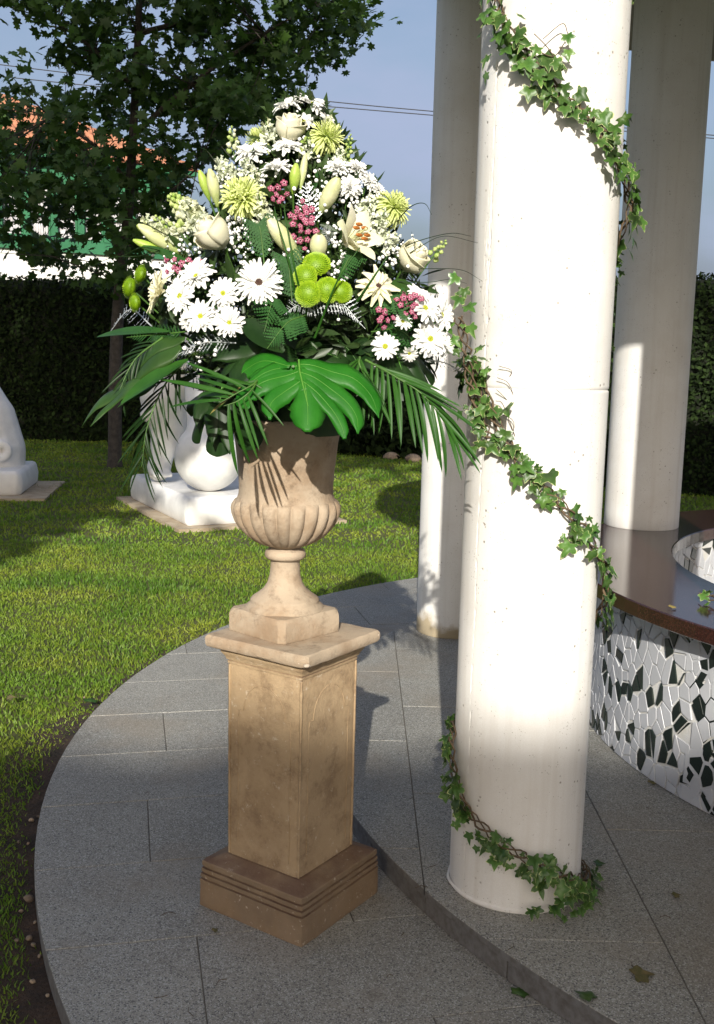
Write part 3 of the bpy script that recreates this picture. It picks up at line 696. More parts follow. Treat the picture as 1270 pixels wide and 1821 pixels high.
# fallen heap of ivy at the foot of the column
for i in range(30):
    a = radians(random.gauss(-50, 20)); rr = CR + random.uniform(.01, .07)
    ivy_leaf(gar, (C1.x + rr * cos(a), C1.y + rr * sin(a), ZUP + random.uniform(.01, .10) * max(.2, 1 - (rr - CR) * 6)), Vector((cos(a) * .5, sin(a) * .5 - .2, .8)) + rvec(.35), (cos(a), sin(a), -.4), .055 * random.uniform(.6, 1.2), C1)
# thin runner shoots near the top
for (a_, b_, c_) in (((965, 70), (1000, 42), (1010, 60)), ((955, 90), (985, 100), (1005, 75)), ((950, 60), (970, 80), (985, 100))):
    P = [C1 + Vector((0, 0, 0)) for _ in range(0)]
    for (x, y) in (a_, b_, c_):
        an, z = hit_col(x, y, C1, CR + .03); P.append(Vector(((CR + .03) * cos(an), (CR + .03) * sin(an), z - C1.z)))
    m_ = MB(); m_.tube(spline(P, 6), .0014, 4); link('runner_shoot', m_.mesh('runner_shoot', M['vine']), gar)
for (x, y, s_) in ((1008, 62, .05), (1010, 90, .045), (870, 100, .06), (868, 130, .05), (855, 62, .03), (940, 110, .065), (985, 110, .06), (960, 125, .055), (1075, 1060, .06), (1095, 1090, .07), (1085, 1050, .065), (1115, 1022, .05), (1125, 425, .05), (1120, 412, .055)):
    an, z = hit_col(x, y, C1, CR + .035); o = Vector((cos(an), sin(an), 0)); ivy_leaf(gar, C1 + o * (CR + .04) + Vector((0, 0, z - C1.z)), o + rvec(.25) + Vector((0, 0, .3)), Vector((0, 0, -1)) + rvec(.4), s_, C1)
# ivy swag hanging between bouquet and column
sw0 = Vector((.245, 2.68, 1.70)); sw1 = Vector(C1) + Vector((-CR * .9, -.11, 1.66 - .081 - .12))
swag = empty('ivy_swag', sw0, label='loose ivy swag hanging between the bouquet and the nearest column', cat='garland')
P = spline([sw0, Vector((.265, 2.70, 1.63)), Vector((.285, 2.72, 1.54)), Vector((.315, 2.73, 1.44)), Vector((.345, 2.74, 1.39))], 6)
garland(swag, P, 85, .032, .050, lambda p: Vector((-.25, -.95, .1)).normalized(), .3)
for (dx, dz, dy) in ((.0, .05, 0), (.01, .07, 0), (-.01, .10, -.02), (.02, .03, 0), (-.03, -.02, 0), (.03, -.02, .02), (.0, -.06, .02)):
    ivy_leaf(swag, sw0 + Vector((dx, dy, dz)), Vector((-.3, -.9, .3)) + rvec(.25), Vector((random.uniform(-1, 1), 0, -1)), .055, sw0)
for k in range(5):
    m_ = MB(); a0 = Vector((.10 + .02 * random.random(), .05, -.24 + .03 * k)); m_.tube(spline([a0, a0 + Vector((.03, -.01, -.03)) + rvec(.01), a0 + Vector((.045, -.01, -.09)) + rvec(.02)], 5), .0011, 4); link('runner_shoot', m_.mesh('runner_shoot', M['vine']), swag)
# ivy on the far side of the column, peeking past its right edge
far = empty('ivy_trail', C1, label='thin ivy trail hanging down the hidden side of the nearest column', cat='garland')
aa = radians(17); P = [Vector((C1.x + (CR + .012) * cos(aa + .02 * sin(z * 9)), C1.y + (CR + .012) * sin(aa + .02 * sin(z * 9)), z)) for z in zs(2.75, 1.55, 30)]
garland(far, P, 30, .010, .035, away1, .5)
# loose sprig lying over the basin rim at the right
sp0 = Vector((1.26, 3.62, ZTOP + .012)); sprig = empty('ivy_sprig', sp0, label='ivy sprig lying on the red granite rim at the right edge of the photo', cat='ivy')
P = spline([sp0 + Vector((-.02, .06, .01)), sp0 + Vector((.03, -.01, .01)), sp0 + Vector((.05, -.07, -.02)), sp0 + Vector((.03, -.12, -.07))], 5)
garland(sprig, P, 50, .02, .05, lambda p: Vector((-.4, -.4, .8)).normalized(), .2)

# ------------------------------------------------------------ bouquet: survey of the dome the flowers stand on
BX, BY = -.172, 2.90
def dome_r(z):
    if z > 1.72: return max(.03, .425 * ((2.30 - z) / .58) ** .92)
    if z > 1.60: return .425
    return max(.12, .425 - (1.60 - z) * 1.7)
def dome(px, py, out=0.0):
    d = ray(px, py); Y = 2.25
    while Y < 2.90:
        p = ORI + d * (Y / d.y); R = dome_r(p.z) + out
        if (p.x - BX) ** 2 + ((p.y - BY) / .82) ** 2 <= R * R: break
        Y += .004
    p = ORI + d * (Y / d.y); nr = Vector((p.x - BX, (p.y - BY) / .82, 0)); nr = nr.normalized() if nr.length > 1e-3 else Vector((0, -1, 0))
    nr.z = .25 + max(0, (p.z - 1.9)) * 1.5; return p, nr.normalized()
HUB = Vector((BX, BY + .02, 1.46))
def stem_of(root, p, r=.0024, a=None):
    """curved stem from the flower head back down into the foam, in the flower's own frame"""
    inv = root.matrix_basis.inverted(); q = inv @ p; h = inv @ HUB; back = inv @ (p.lerp(HUB, .35) + Vector((0, .04, -.03)))
    m_ = MB(); m_.tube(spline([q, back, h], 5), r, 5); link('stem', m_.mesh('stem', M['stem']), root)
def flower(name, px, py, label, cat, out=.02, face=None, mixn=.5, spin=None, group=None):
    p, nr = dome(px, py, out)
    if face is not None: nr = (nr * (1 - mixn) + Vector(face).normalized() * mixn).normalized()
    o = empty(name, label=label, cat=cat, group=group)
    o.matrix_basis = Matrix.Translation(p) @ frame(nr, rvec(1) if spin is None else spin); return o, p, nr
def PX(r): return r / 700.0       # photo pixels -> metres at the bouquet

def petal_mesh(name, m, n=6, shape=lambda t: sin(pi * min(1, t * 1.02) ** .8) ** .6, wide=.16, cup=.10, droop=-.10, ridge=.12, rise=.05):
    rows = []
    for i in range(n + 1):
        t = i / n; w = wide * max(.12, shape(t)) if t < 1 else wide * .35
        rows.append([(t + (.02 * (1 - abs(v)) if i == n else 0), v * w, rise * sin(pi * t) + droop * t * t + cup * (v * v) * w / wide - ridge * w * (1 - abs(v)) * .8) for v in (-1, -.5, 0, .5, 1)])
    b_ = MB(); b_.grid(rows); return b_.mesh(name, m)
PET_D = [petal_mesh('petal', M['white_petal'], wide=.225, droop=d, rise=r) for d, r in ((-.08, .06), (-.18, .1), (.03, .03))]
PET_G = [petal_mesh('petal', M['white_petal'], wide=.15, droop=d, rise=r) for d, r in ((-.05, .05), (-.16, .08), (.05, .02))]
PET_C = [petal_mesh('petal', M['cream_petal'], wide=.175, droop=d, rise=r) for d, r in ((-.05, .05), (-.20, .10), (.05, .02))]
def eye(root, r, m, h=.45, rim=None):
    b_ = MB(); prof = [(0, r), (h * r * .6, r * .95), (h * r, r * .7), (h * r * .85, r * .35), (h * r * .7, r * .02)]
    b_.lathe([(z, rr) for z, rr in prof], 18, wob=lambda z, rr, a: rr * (1 + .06 * sin(a * 9))); link('disc', b_.mesh('flower_disc', m), root)
    # tiny disc florets
    b_ = MB()
    for k in range(26):
        a = k * 2.39996; rr = r * .92 * sqrt(k / 26); b_.ball((rr * cos(a), rr * sin(a), r * h * .9), r * .12, 5, 3)
    link('disc_florets', b_.mesh('disc_florets', m), root)
def daisy(px, py, rpx, label, face=(0, -1, .25), mixn=.5, npet=17, pets=None, eyer=.2, eyem='daisy_eye', cat='daisy', name='daisy', rings=((0, 1.0, .0),), out=.03, jit=.10, group=None):
    o, p, nr = flower(name, px, py, label, cat, out, face, mixn, group=group); R = PX(rpx); e0 = random.uniform(-.12, .20)
    for (el, k, zoff) in rings:
        for i in range(npet):
            a = 2 * pi * (i + (.5 if el else 0)) / npet + random.gauss(0, .05); e = el + e0 + random.gauss(0, jit) + .12 * sin(a * 2 + rpx)
            mw = Matrix.Rotation(a, 4, 'Z') @ Matrix.Translation((R * eyer * .55, 0, zoff * R)) @ Matrix.Rotation(-e, 4, 'Y') @ Matrix.Rotation(random.gauss(0, .2), 4, 'X') @ Matrix.Scale(R * (1 - eyer * .5) * k * random.uniform(.9, 1.06), 4)
            link('petal', random.choice(pets or PET_D), o, mw=mw)
    eye(o, R * eyer, M[eyem])
    b_ = MB(); b_.lathe([(-.05 * R, R * eyer * .9), (-R * .18, R * eyer * .7), (-R * .3, R * .08)], 12); link('calyx', b_.mesh('calyx', M['calyx']), o)
    stem_of(o, p - nr * R * .3); return o
# --- gerberas
daisy(461, 503, 41, 'largest white gerbera, dark brown centre, at the middle left of the bouquet', npet=26, pets=PET_G, eyer=.2, eyem='gerbera_eye', cat='gerbera', name='gerbera', rings=((0, 1, 0), (.2, .86, .05)), mixn=.8, out=.05)
daisy(673, 509, 38, 'creamy gerbera with narrow dark centre, below the open lily', npet=15, pets=PET_C, eyer=.16, eyem='gerbera_eye', cat='gerbera', name='gerbera', rings=((0, 1, 0), (.35, .6, .05)), mixn=.6, face=(.1, -1, .5), out=.05, jit=.2)
daisy(286, 522, 40, 'cream gerbera seen almost edge-on at the left of the bouquet', npet=22, pets=PET_C, eyer=.2, eyem='daisy_eye', cat='gerbera', name='gerbera', rings=((.1, 1, 0), (.4, .7, .05)), face=(-1, -.35, .25), mixn=.85, out=.04)
# --- daisies
DA = [(350, 492, 35, (-.35, -.8, .7), 'white double daisy, topmost of the left daisy group'),
      (321, 527, 33, (-.5, -.9, .2), 'white daisy between the edge-on cream gerbera and the other left daisies'),
      (397, 522, 28, (0, -1, .2), 'white daisy just left of the large white gerbera'),
      (357, 563, 30, (-.1, -1, .2), 'white daisy low in the left group, with a greenish eye'),
      (408, 574, 27, (.05, -1, .1), 'white daisy lowest of the left group, above the green leaves'),
      (335, 570, 20, (-.5, -.8, -.2), 'small white daisy half hidden under the left group'),
      (685, 616, 24, (0, -1, .1), 'lone small white daisy in the dark leaves at the lower right'),
      (756, 548, 31, (.3, -.9, .4), 'white daisy beside the large pink waxflower cluster'),
      (785, 560, 28, (.7, -.7, .2), 'white daisy at the far right edge, seen at an angle'),
      (765, 603, 33, (.15, -1, .2), 'white daisy with bright yellow eye at the lower right'),
      (790, 612, 22, (.6, -.8, .1), 'half hidden white daisy behind the one with the bright yellow eye'),
      (728, 628, 16, (0, -.8, -.6), 'small half-closed white daisy at the lower right'),
      (716, 572, 18, (0, -.7, .7), 'white daisy seen from the side under the pink waxflowers'),
      (742, 524, 24, (.3, -.5, .9), 'white daisy above the large pink waxflower cluster'),
      (447, 272, 33, (-.15, -.55, .85), 'white daisy spread flat at the upper left, yellow eye'),
      (513, 262, 31, (.1, -.4, .9), 'bright white daisy under the top rose'),
      (493, 300, 30, (-.1, -.3, .95), 'white daisy seen from below left, third row from the top'),
      (512, 188, 30, (-.3, -.3, .9), 'white daisy at the very top, left of the pair'),
      (553, 184, 33, (.3, -.3, .9), 'white daisy at the very top, right of the pair'),
      (540, 216, 22, (.2, -.6, .7), 'small white daisy beside the top rose'),
      (583, 215, 20, (.6, -.4, .6), 'small drooping white daisy at the upper right'),
      (398, 298, 18, (-.7, -.4, .5), 'small white daisy at the upper left rim')]
for (x, y, r, f, lab) in DA: daisy(x, y, r, lab, face=f, mixn=.85, eyer=.2, rings=((.05, 1, 0), (.30, .78, .05)) if r > 25 else ((.1, 1, 0),), out=.05 if y > 450 else .02)
# --- double pompon daisies at the upper right
for (x, y, r, f, lab) in [(598, 300, 22, (0, -.7, .7), 'ruffled white double daisy, left of the upper right cluster'), (634, 302, 22, (.3, -.6, .7), 'ruffled white double daisy at the top of the upper right cluster'),
                          (655, 322, 19, (.5, -.7, .4), 'ruffled white double daisy at the right of the upper right cluster'), (622, 334, 24, (.1, -1, .2), 'ruffled white double daisy lowest of the upper right cluster'),
                          (672, 338, 15, (.6, -.7, .3), 'small ruffled white bloom beside the right spider mum')]:
    daisy(x, y, r, lab, face=f, mixn=.8, npet=14, eyer=.12, rings=((0, 1, 0), (.4, .85, .05), (.8, .65, .08), (1.15, .45, .08)), cat='flower', name='double_daisy')

# --- roses
def rose(px, py, rpx, label, face, out=.05, openness=.35, sepals=True):
    o, p, nr = flower('rose', px, py, label, 'rose', out, face, 1.0); R = PX(rpx)
    def petal(k, rad, h, span, flare, a0, lip):
        rows = []
        for i in range(9):
            t = i / 8; row = []
            for j in range(11):
                s = j / 10 * 2 - 1; a = a0 + s * span
                rr = rad * (sin(pi * min(1, .12 + t * .655)) ** .75) + flare * rad * max(0, t - .72) ** 1.4 * 3.0 * (1 - .5 * abs(s))
                z = h * (t - .48) - lip * max(0, t - .8) * h * (.5 + .8 * (1 - s * s)); z -= .22 * h * s * s * t * t * t
                rr *= 1 + .03 * s + .015 * sin(s * 7 + k)
                row.append((rr * cos(a), rr * sin(a), z))
            rows.append(row)
        m_ = MB(); m_.grid(rows); ob = link('petal', m_.mesh('rose_petal', M['rose_petal']), o)
        sd = ob.modifiers.new('thick', 'SOLIDIFY'); sd.thickness = R * .03
    a = 0
    for k, (rad, h, span, fl, lip) in enumerate([(.16, 1.62, 2.6, 0, 0), (.27, 1.62, 2.0, .0, 0), (.36, 1.62, 1.7, .05, .0), (.46, 1.60, 1.6, .1, .05), (.55, 1.58, 1.5, .2, .1),
                                                 (.64, 1.54, 1.45, .35, .2), (.72, 1.50, 1.3, .55, .35), (.82, 1.42, 1.2, .6 + openness, .5), (.92, 1.26, 1.1, .8 + openness, .7)]):
        petal(k, rad * R, h * R, span, fl, a, lip); a += 2.3 + random.gauss(0, .2)
    m_ = MB(); m_.ball((0, 0, -.62 * R), .2 * R, 8, 5, (1, 1, 1)); link('rose_hip', m_.mesh('rose_hip', M['calyx']), o)
    SP = petal_mesh('sepal', M['calyx'], wide=.14, droop=.3)
    for k in range(5): link('sepal', SP, o, mw=Matrix.Translation((0, 0, -.6 * R)) @ Matrix.Rotation(k * 1.2566, 4, 'Z') @ Matrix.Rotation(-.5, 4, 'Y') @ Matrix.Scale(.9 * R, 4))
    stem_of(o, p - nr * R * .7, .0035)
rose(379, 416, 37, 'plump cream rose at the upper left, tilted towards the left', (-.75, -.35, .75), .06)
rose(734, 459, 34, 'cream rose at the right edge, facing up and right', (.62, -.45, .62), .04)
rose(515, 228, 31, 'cream rosebud near the top of the bouquet', (.15, -.5, 1.0), .03, .1)

# --- lilies
def lily_petal(L, W, back):
    rows = []
    for i in range(13):
        t = i / 12; w = W * sin(pi * min(1, .06 + .92 * t)) ** .85
        ang = 1.15 - back * t ** 1.5; x = L * t * cos(1.15 - back * .45 * t ** 1.3); z = L * t * sin(1.15 - back * .62 * t ** 1.3)
        rows.append([(x + .0, v * w, z - abs(v) * w * .18 + .05 * W * sin(t * 14 + v * 2) * abs(v) + (-.05 * W if v == 0 else 0)) for v in (-1, -.66, -.33, 0, .33, .66, 1)])
    m_ = MB(); m_.grid(rows); return m_.mesh('lily_petal', M['lily_petal'])
o, p, nr = flower('lily', 612, 432, 'large open cream lily with orange anthers at the right of the middle', 'lily', .06, (.68, -.55, .38), 1.0, spin=(0, 0, 1))
for k in range(6):
    L = PX(74) * random.uniform(.9, 1.05); W = PX(22 if k % 2 else 16); link('petal', lily_petal(L, W, .78 + .15 * (k % 2) + random.gauss(0, .08)), o, rot=(0, 0, k * pi / 3 + .3))
for k in range(6):
    a = k * pi / 3 + .1; e = Vector((PX(13) * cos(a), PX(13) * sin(a), PX(42))); m_ = MB(); m_.tube([(0, 0, 0), e * .5 + Vector((0, 0, .004)), e], .0009, 5); link('filament', m_.mesh('filament', M['lily_bud']), o)
    m_ = MB(); m_.ball(e, PX(3.4), 6, 5, (1, 2.8, 1)); link('anther', m_.mesh('anther', M['stamen']), o)
m_ = MB(); m_.tube([(0, 0, 0), (0, 0, PX(50))], [.0018, .0022], 6); m_.ball((0, 0, PX(51)), .0042, 6, 4); link('pistil', m_.mesh('pistil', M['lily_bud']), o)
stem_of(o, p, .004)
def bud(px, py, Lpx, Wpx, direction, label, m='lily_bud', name='lily_bud', out=.05, open_=0, group=None):
    p, nr = dome(px, py, out); o = empty(name, label=label, cat='bud', group=group); d = Vector(direction).normalized()
    o.matrix_basis = Matrix.Translation(p - d * PX(Lpx) * .5) @ frame(d, (1, .2, 0)); L, W = PX(Lpx), PX(Wpx)
    for k in range(3):      # three outer tepals closed over one another
        rows = []
        for i in range(11):
            t = i / 10; w = W * (sin(pi * (.05 + .90 * t ** 1.25)) ** .75) * (1 + open_ * max(0, t - .7) * 1.6)
            rows.append([(w * (1 + .10 * cos(s * 1.2)) * cos(k * 2.0944 + s), w * (1 + .10 * cos(s * 1.2)) * sin(k * 2.0944 + s), t * L) for s in [-1.12 + 2.24 * j / 8 for j in range(9)]])
        m_ = MB(); m_.grid(rows); me = m_.mesh('bud_tepal', M[m]); at = me.attributes.new('tone', 'FLOAT', 'POINT'); at.data.foreach_set('value', [max(0, 1 - i / 5) * .9 for i in range(11) for _ in range(9)]); link('tepal', me, o)
    stem_of(o, p - d * L * .5, .003); return o
bud(364, 330, 56, 8, (-.35, -.1, 1), 'slim upright bright green bud, leftmost at the upper left', 'lily_bud_green')
bud(380, 334, 66, 10, (-.2, -.2, 1), 'upright pale green bud beside the left spider mum')
bud(524, 318, 52, 9, (.1, -.15, 1), 'upright fresh green bud in the middle of the bouquet', 'lily_bud_green')
bud(539, 305, 62, 6, (.12, .1, 1), 'thin pale bud behind the fresh green bud')
bud(584, 350, 74, 13, (.48, -.35, .85), 'long cream lily bud leaning right above the open lily', open_=.5)
bud(506, 427, 88, 14, (-.62, -.35, .75), 'long cream lily bud leaning left across the middle', open_=.2)
bud(566, 440, 50, 14, (.06, -.55, .85), 'short greenish bud pointing at the camera above the lime button mums', open_=.3)
bud(272, 418, 66, 10, (-.85, -.3, .55), 'upper of the long buds spraying out at the left')
bud(285, 428, 90, 11, (-.85, -.35, .52), 'largest of the long buds spraying out at the left')
bud(268, 440, 70, 8, (-.9, -.2, .35), 'green bud beneath the largest left bud', 'lily_bud_green')
bud(256, 408, 30, 7, (-.9, -.1, .5), 'short yellow-green bud tip at the far left', 'lily_bud_green')

# --- spider chrysanthemums (florets too many to count: one part)
def spider(px, py, rpx, label, face, out=.03, n=170, droop=.6):
    o, p, nr = flower('spider_mum', px, py, label, 'chrysanthemum', out, face, .9); R = PX(rpx); m_ = MB(); tones = []
    for k in range(n):
        f = k / n; el = 1.45 - 1.75 * f ** .8; a = k * 2.39996 + random.gauss(0, .1); L = R * (.55 + .5 * f) * random.uniform(.85, 1.1); w = R * .042
        pts = []
        for i in range(6):
            t = i / 5; e = el - droop * t * t * (f * 1.2) + (.9 * t * t * (1 - f)); pts.append(Vector((L * t * cos(e) * cos(a) + .02 * R * random.gauss(0, 1) * t, L * t * cos(e) * sin(a), L * t * sin(e) + R * .05)))
        side = Vector((-sin(a), cos(a), 0)) * w; rows = [[q - side * s, q + Vector((0, 0, w * .8)), q + side * s] for q, s in zip(pts, (.5, .8, 1, 1.05, 1.1, .6))]
        m_.grid([[tuple(c) for c in r] for r in rows]); tones += [t_ for i in range(6) for t_ in [min(1, max(0, .15 + i * .16 + random.gauss(0, .15)))] * 3]
    me = m_.mesh('spider_florets', M['mum']); a_ = me.attributes.new('tone', 'FLOAT', 'POINT'); a_.data.foreach_set('value', tones)
    link('florets', me, o, kind='stuff'); m_ = MB(); m_.ball((0, 0, R * .05), R * .22, 10, 6, (1, 1, .8)); link('disc', m_.mesh('mum_heart', M['calyx']), o)
    stem_of(o, p, .003)
spider(432, 352, 47, 'lime green spider chrysanthemum at the upper left of the bouquet', (-.1, -1, .35), .05, 270, .9)
spider(698, 372, 45, 'lime green spider chrysanthemum at the right, drooping outer petals', (.55, -.6, .55), .03, 280, 1.5)
spider(580, 245, 40, 'lime green spider chrysanthemum at the upper right, near the top rose', (.45, -.5, .7), .02, 250, .8)
spider(462, 250, 34, 'pale green spider chrysanthemum at the upper left, behind the daisies', (-.4, -.2, .8), 0, 130, .6)

# --- lime button chrysanthemums
def button(px, py, rpx, label, face, out=.06):
    o, p, nr = flower('button_mum', px, py, label, 'chrysanthemum', out, face, .9); R = PX(rpx); m_ = MB(); tones = []
    for k in range(230):
        f = (k + .5) / 230; el = math.asin(1 - 1.12 * f); a = k * 2.39996; n_ = Vector((cos(el) * cos(a), cos(el) * sin(a), sin(el) * .62))
        c = n_ * R * .86; s = R * (.05 + .06 * f); tx = Vector((-sin(a), cos(a), 0)) * s; out_ = Vector((n_.x, n_.y, n_.z * .5 + .25)).normalized()
        m_.add([c - tx * .6, c + tx * .6, c + tx * .8 + out_ * s * 1.4, c + out_ * s * 2.1 * random.uniform(.8, 1.25), c - tx * .8 + out_ * s * 1.4], [(0, 1, 2, 3, 4)])
        t_ = min(1, max(0, random.gauss(.45, .3))); tones += [t_ * .4] * 2 + [t_] * 3
    me = m_.mesh('button_florets', M['button'], False); a_ = me.attributes.new('tone', 'FLOAT', 'POINT'); a_.data.foreach_set('value', tones)
    link('florets', me, o, kind='stuff'); m_ = MB(); m_.ball((0, 0, 0), R * .86, 14, 8, (1, 1, .62)); link('heart', m_.mesh('button_heart', M['button']), o)
    stem_of(o, p, .0025)
for (x, y, r, lab, f) in [(563, 470, 23, 'lime button chrysanthemum, topmost of the middle five', (0, -.8, .6)), (543, 491, 20, 'lime button chrysanthemum, upper left of the middle five', (-.2, -1, .2)),
                          (548, 523, 21, 'lime button chrysanthemum, lower left of the middle five', (-.1, -1, 0)), (583, 516, 21, 'lime button chrysanthemum, lower middle of the middle five', (.05, -1, .1)),
                          (608, 519, 18, 'lime button chrysanthemum, rightmost of the middle five', (.4, -.9, .1)), (251, 488, 19, 'lime button chrysanthemum, uppermost of the three at the left edge', (-.9, -.5, .3)),
                          (231, 511, 22, 'lime button chrysanthemum, leftmost of the three at the left edge', (-1, -.35, .1)), (241, 538, 17, 'lime button chrysanthemum, lowest of the three at the left edge', (-.9, -.5, -.1))]:
    button(x, y, r, lab, f, .06 if x > 300 else .04)

# --- pink waxflower clusters
def wax_mesh():
    m_ = MB()
    for k in range(5):
        a = k * 1.2566; m_.ball((.62 * cos(a), .62 * sin(a), .1), .48, 7, 4, (1, 1, .45))
    m_.lathe([(-.9, .15), (-.3, .5), (.1, .62), (.15, .40)], 10); return m_.mesh('waxflower_blossom', M['wax'])
WAX = wax_mesh(); m_ = MB(); m_.tube([(.36 * cos(a), .36 * sin(a), .34) for a in [2 * pi * i / 12 for i in range(13)]], .13, 5, False); WAXR = m_.mesh('waxflower_rim', M['wax_eye'])
def wax(px, py, spx, n, label, s=8.5, out=.05):
    o, p, nr = flower('waxflower_sprig', px, py, label, 'waxflower', out, (0, -1, .2), .5)
    for k in range(n):
        a = k * 2.4; rr = PX(spx) * sqrt((k + .3) / n); q = Vector((rr * cos(a), rr * sin(a), random.uniform(-.01, .012))); z = Vector((0, 0, 1)) + rvec(.4)
        mw = Matrix.Translation(q) @ frame(z, (1, 0, 0)) @ Matrix.Scale(PX(s) * random.uniform(.7, 1.1) * .75, 4)
        bl = link('blossom', WAX, o, mw=mw); link('blossom_rim', WAXR, bl); m2 = MB(); m2.tube([q, q * .4 + Vector((0, 0, -.035))], .0008, 4); link('twig', m2.mesh('waxflower_twig', M['calyx']), o)
    stem_of(o, p - nr * .03, .002)
for (x, y, s, n, lab) in [(495, 345, 20, 8, 'pink waxflowers left of the fresh green bud'), (538, 383, 24, 14, 'round pink waxflower cluster in the middle of the bouquet'),
                          (545, 424, 26, 10, 'pink waxflowers scattered behind the short greenish bud'), (727, 541, 24, 15, 'dense pink waxflower cluster at the lower right'),
                          (684, 564, 18, 7, 'small pink waxflower cluster right of the silver fern'), (311, 474, 20, 6, 'pink waxflowers above the edge-on cream gerbera'), (345, 466, 12, 4, 'few pink waxflowers behind the top left daisy')]: wax(x, y, s, n, lab)

# --- stocks, snapdragons and green bud spikes
def spike(px, py, Lpx, direction, label, ms=('snap', 'snap_green'), rb=8, n=26, name='snapdragon', out=.03, frill=False):
    p, nr = dome(px, py, out); d = Vector(direction).normalized(); o = empty(name, label=label, cat='flower spike'); L = PX(Lpx)
    o.matrix_basis = Matrix.Translation(p - d * L * .5) @ frame(d, (1, .3, 0))
    m_ = MB(); m_.tube([(0, 0, -.02), (0, 0, L * .97)], [.003, .0012], 6); link('stalk', m_.mesh('spike_stalk', M['stem']), o)
    groups = {}
    for k in range(n):
        t = (k + .5) / n; a = k * 2.39996; r = PX(rb) * (1.05 - .65 * t); c = Vector((cos(a) * r * 1.35, sin(a) * r * 1.35, L * t))
        key = ms[0] if random.random() > t else ms[1]; m2 = MB()
        if frill:
            for q in range(7):
                Rm = frame(Vector((cos(a), sin(a), .2)) + rvec(.8), rvec(1)).to_3x3(); w_ = r * random.uniform(.8, 1.1); cc = c + rvec(r * .22)
                m2.grid([[tuple(cc + Rm @ Vector((w_ * (u_ - .1), w_ * v_ * (.35 + .65 * u_), w_ * (.35 * u_ * u_ + .16 * sin(v_ * 5 + q) * u_)))) for v_ in (-.8, -.3, .3, .8)] for u_ in (0, .5, 1.05)])
        else: m2.ball(c, r * .8, 7, 5, (1, 1, 1.15)); m2.ball(c + Vector((cos(a), sin(a), .3)) * r * .5, r * .5, 6, 4)
        link('floret', m2.mesh('spike_floret', M[key]), o)
    stem_of(o, p - d * L * .5, .0025)
spike(322, 368, 58, (-.6, -.3, .7), 'pale snapdragon spike with round buds at the upper left', n=34, rb=12)
spike(345, 380, 60, (-.5, -.3, .75), 'whitish snapdragon spike behind the left rose', ('stock', 'snap'), n=26, rb=12, frill=True)
spike(292, 412, 50, (-.8, -.4, .3), 'creamy stock spike among the long left buds', ('stock', 'snap'), 10, 20, 'stock_flower', frill=True)
spike(400, 300, 44, (-.4, -.4, .8), 'white stock spike at the upper left shoulder', ('stock', 'stock'), 10, 18, 'stock_flower', frill=True)
spike(478, 232, 40, (-.3, -.5, .8), 'small white stock spike left of the top rose', ('stock', 'snap'), 9, 14, 'stock_flower', frill=True)
spike(655, 365, 44, (.4, -.6, .6), 'white stock spike inside the right spider mum', ('stock', 'stock'), 10, 16, 'stock_flower', frill=True)
spike(440, 300, 40, (-.2, -.6, .7), 'white stock spike under the flat upper left daisy', ('stock', 'stock'), 9, 14, 'stock_flower', frill=True)
spike(272, 398, 44, (-.85, -.3, .4), 'small creamy stock spike at the far left shoulder', ('stock', 'snap'), 9, 16, 'stock_flower', frill=True)
spike(694, 428, 40, (.5, -.6, .4), 'small white stock spike under the right spider mum', ('stock', 'stock'), 9, 14, 'stock_flower', frill=True)
spike(604, 280, 36, (.2, -.6, .7), 'small white stock spike under the upper right spider mum', ('stock', 'stock'), 8, 12, 'stock_flower', frill=True)
spike(478, 405, 40, (-.1, -.8, .5), 'pale stock spike above the long cream bud', ('stock', 'snap'), 8, 12, 'stock_flower', frill=True)
spike(640, 395, 36, (.2, -.8, .5), 'white stock spike right of the open lily', ('stock', 'stock'), 8, 12, 'stock_flower', frill=True)
spike(300, 402, 60, (-.85, -.2, .45), 'pale green snapdragon spike above the left buds', n=22, rb=8)
spike(414, 248, 46, (-.1, 0, 1), 'green bud spike standing above the upper left daisies', ('snap', 'snap_green'), 7, 16)
spike(620, 262, 46, (.15, 0, 1), 'thin green bud spike at the upper right against the sky', ('snap_green', 'snap_green'), 5, 16)
spike(781, 443, 42, (.55, -.1, .7), 'green snapdragon tip pointing at the column, beside the right rose', ('snap_green', 'snap_green'), 6.5, 12, out=0)
spike(466, 375, 66, (-.15, -.5, .85), 'white frilled stock spike right of the left spider mum', ('stock', 'snap'), 9, 20, 'stock_flower', frill=True)
spike(455, 325, 50, (-.1, -.5, .85), 'pale stock spike above the left spider mum', ('stock', 'snap'), 8, 16, 'stock_flower', frill=True)
spike(674, 400, 60, (.3, -.6, .7), 'white frilled stock spike between the lily and the right spider mum', ('stock', 'stock'), 10, 20, 'stock_flower', frill=True)
spike(580, 225, 40, (.3, -.3, .9), 'pale stock spike just under the top daisies', ('stock', 'snap'), 8, 14, 'stock_flower', frill=True)
spike(545, 262, 40, (.1, -.5, .85), 'pale stock spike right of the top rose', ('stock', 'snap_green'), 7, 14, 'stock_flower', frill=True)
spike(640, 425, 44, (.3, -.6, .7), 'white stock spike behind the open lily', ('stock', 'snap'), 9, 14, 'stock_flower', frill=True)

